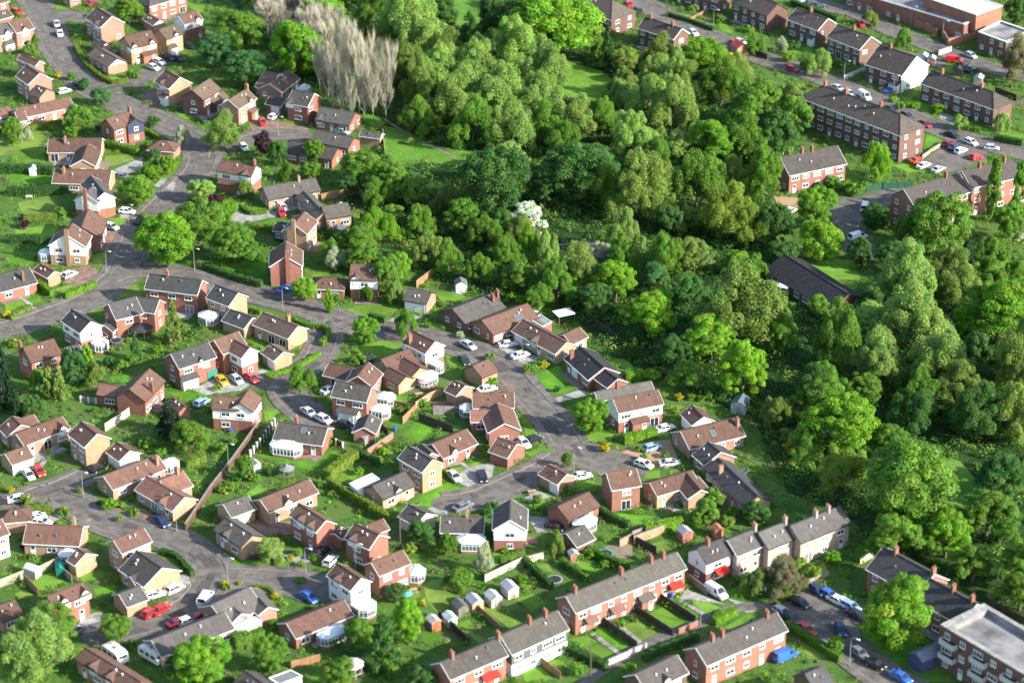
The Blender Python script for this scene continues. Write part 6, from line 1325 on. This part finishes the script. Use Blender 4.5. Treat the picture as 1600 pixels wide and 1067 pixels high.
# ---------------------------------------------------------------- labels that single each thing out
def rel(t):
    best = None
    for p, ph, r, cat in REFS:
        d = math.hypot(p.x-t['p'].x, p.y-t['p'].y) - r*.7
        if cat == 'tree' and t['cat'] in ('car','fence','wall','van'): d += 15
        q = proj(p)
        if not (5 < q[0] < 1595 and 5 < q[1] < 1062): d += 40
        if ph == t['ph']: continue
        if best is None or d < best[0]: best = (d, p, ph)
    d, p, ph = best; q = proj(p); dx, dy = t['q'][0]-q[0], (t['q'][1]-q[1])*1.25
    if abs(dx) > abs(dy): w = 'left of' if dx < 0 else 'right of'
    else: w = 'behind' if dy < 0 else 'before'
    return d, w, ph
ORD = {1:['']}
def order_words(k):
    if k == 2: return ['left', 'right']
    if k == 3: return ['leftmost', 'middle', 'rightmost']
    mid = ['second from left','third from left','fourth from left','fifth from left','sixth from left']
    return ['leftmost'] + mid[:k-2] + ['rightmost'] if k <= 7 else None
by = {}
for t in THINGS:
    if t['fixed']: t['lab'] = t['ph']; continue
    d, w, ph = rel(t); t['rel'] = (d, w, ph); by.setdefault((t['ph'], w, ph), []).append(t)
for (a, w, ph), L in by.items():
    L.sort(key=lambda t: t['q'][0]); ow = order_words(len(L))
    for i, t in enumerate(L):
        far = t['rel'][0] > 28
        pre = '' if len(L) == 1 else (ow[i] if ow else f'{i+1}th from left')
        ph2 = ph
        if pre.endswith('from left'): t['lab'] = f'{pre}, {a} {w} {ph2}'
        else: t['lab'] = f'{pre} {a} {w} {ph2}'.strip()
        if far:
            t['lab'] = f'{pre+" " if pre and not pre.endswith("left") else (pre+", " if pre else "")}{a} well {w} {ph2}'
seen = {}
for t in THINGS:
    if t['lab'] in seen: print('DUP LABEL', t['lab'])
    if len(t['lab'].split()) > 16: t['lab'] = t['lab'].replace(' well ', ' ').replace(' tree ', ' ', 1) if len(t['lab'].split()) > 17 else t['lab'].replace(' well ', ' ')
    n = len(t['lab'].split())
    if n > 16 or n < 4: print('LABEL LENGTH', n, t['lab'])
    seen[t['lab']] = 1; t['o']['label'] = t['lab']
for t in THINGS:
    if t['cat'] == 'tree' and 'group' not in t['o']: t['o']['group'] = 'trees of the wood' if inpoly(t['p'].x, t['p'].y, WOOD) else 'trees in the gardens'
    if t['cat'] == 'shrub': t['o']['group'] = 'garden shrubs'
# ---------------------------------------------------------------- camera and daylight
cd = bpy.data.cameras.new('camera'); cam = bpy.data.objects.new('camera', cd); COL.objects.link(cam)
cam.location = (0,0,CAMH); cam.rotation_euler = (math.pi/2-PITCH, 0, 0); cd.sensor_width = 36; cd.lens = 36*FPX/1600; cd.clip_start = 1; cd.clip_end = 6000; cd.dof.use_dof = True; cd.dof.focus_distance = 575; cd.dof.aperture_fstop = .065; SC.camera = cam
SUNE, SAZ = 27.0, math.atan2(.9, -.42)      # azimuth from +Y towards +X
S = Vector((math.sin(SAZ)*math.cos(math.radians(SUNE)), math.cos(SAZ)*math.cos(math.radians(SUNE)), math.sin(math.radians(SUNE))))
ld = bpy.data.lights.new('sun', 'SUN'); ld.energy = 4.7; ld.angle = math.radians(.5); ld.color = (1, .95, .86)
lo = bpy.data.objects.new('sun', ld); COL.objects.link(lo); lo.rotation_euler = S.to_track_quat('Z', 'Y').to_euler(); lo.location = (0, 500, 200)
w = bpy.data.worlds.new('World'); SC.world = w; w.use_nodes = True; nt = w.node_tree
sky = nt.nodes.new('ShaderNodeTexSky'); sky.sky_type = 'NISHITA'; sky.sun_disc = False; sky.sun_elevation = math.radians(SUNE); sky.sun_rotation = SAZ
nt.links.new(sky.outputs[0], nt.nodes['Background'].inputs[0]); nt.nodes['Background'].inputs[1].default_value = .15
SC.view_settings.view_transform = 'Standard'; SC.view_settings.look = 'None'; SC.view_settings.exposure = 1.22; SC.view_settings.gamma = 1
SC.cycles.max_bounces = 6; SC.cycles.diffuse_bounces = 3; SC.cycles.transmission_bounces = 3; SC.cycles.transparent_max_bounces = 4
SC.cycles.use_denoising = True
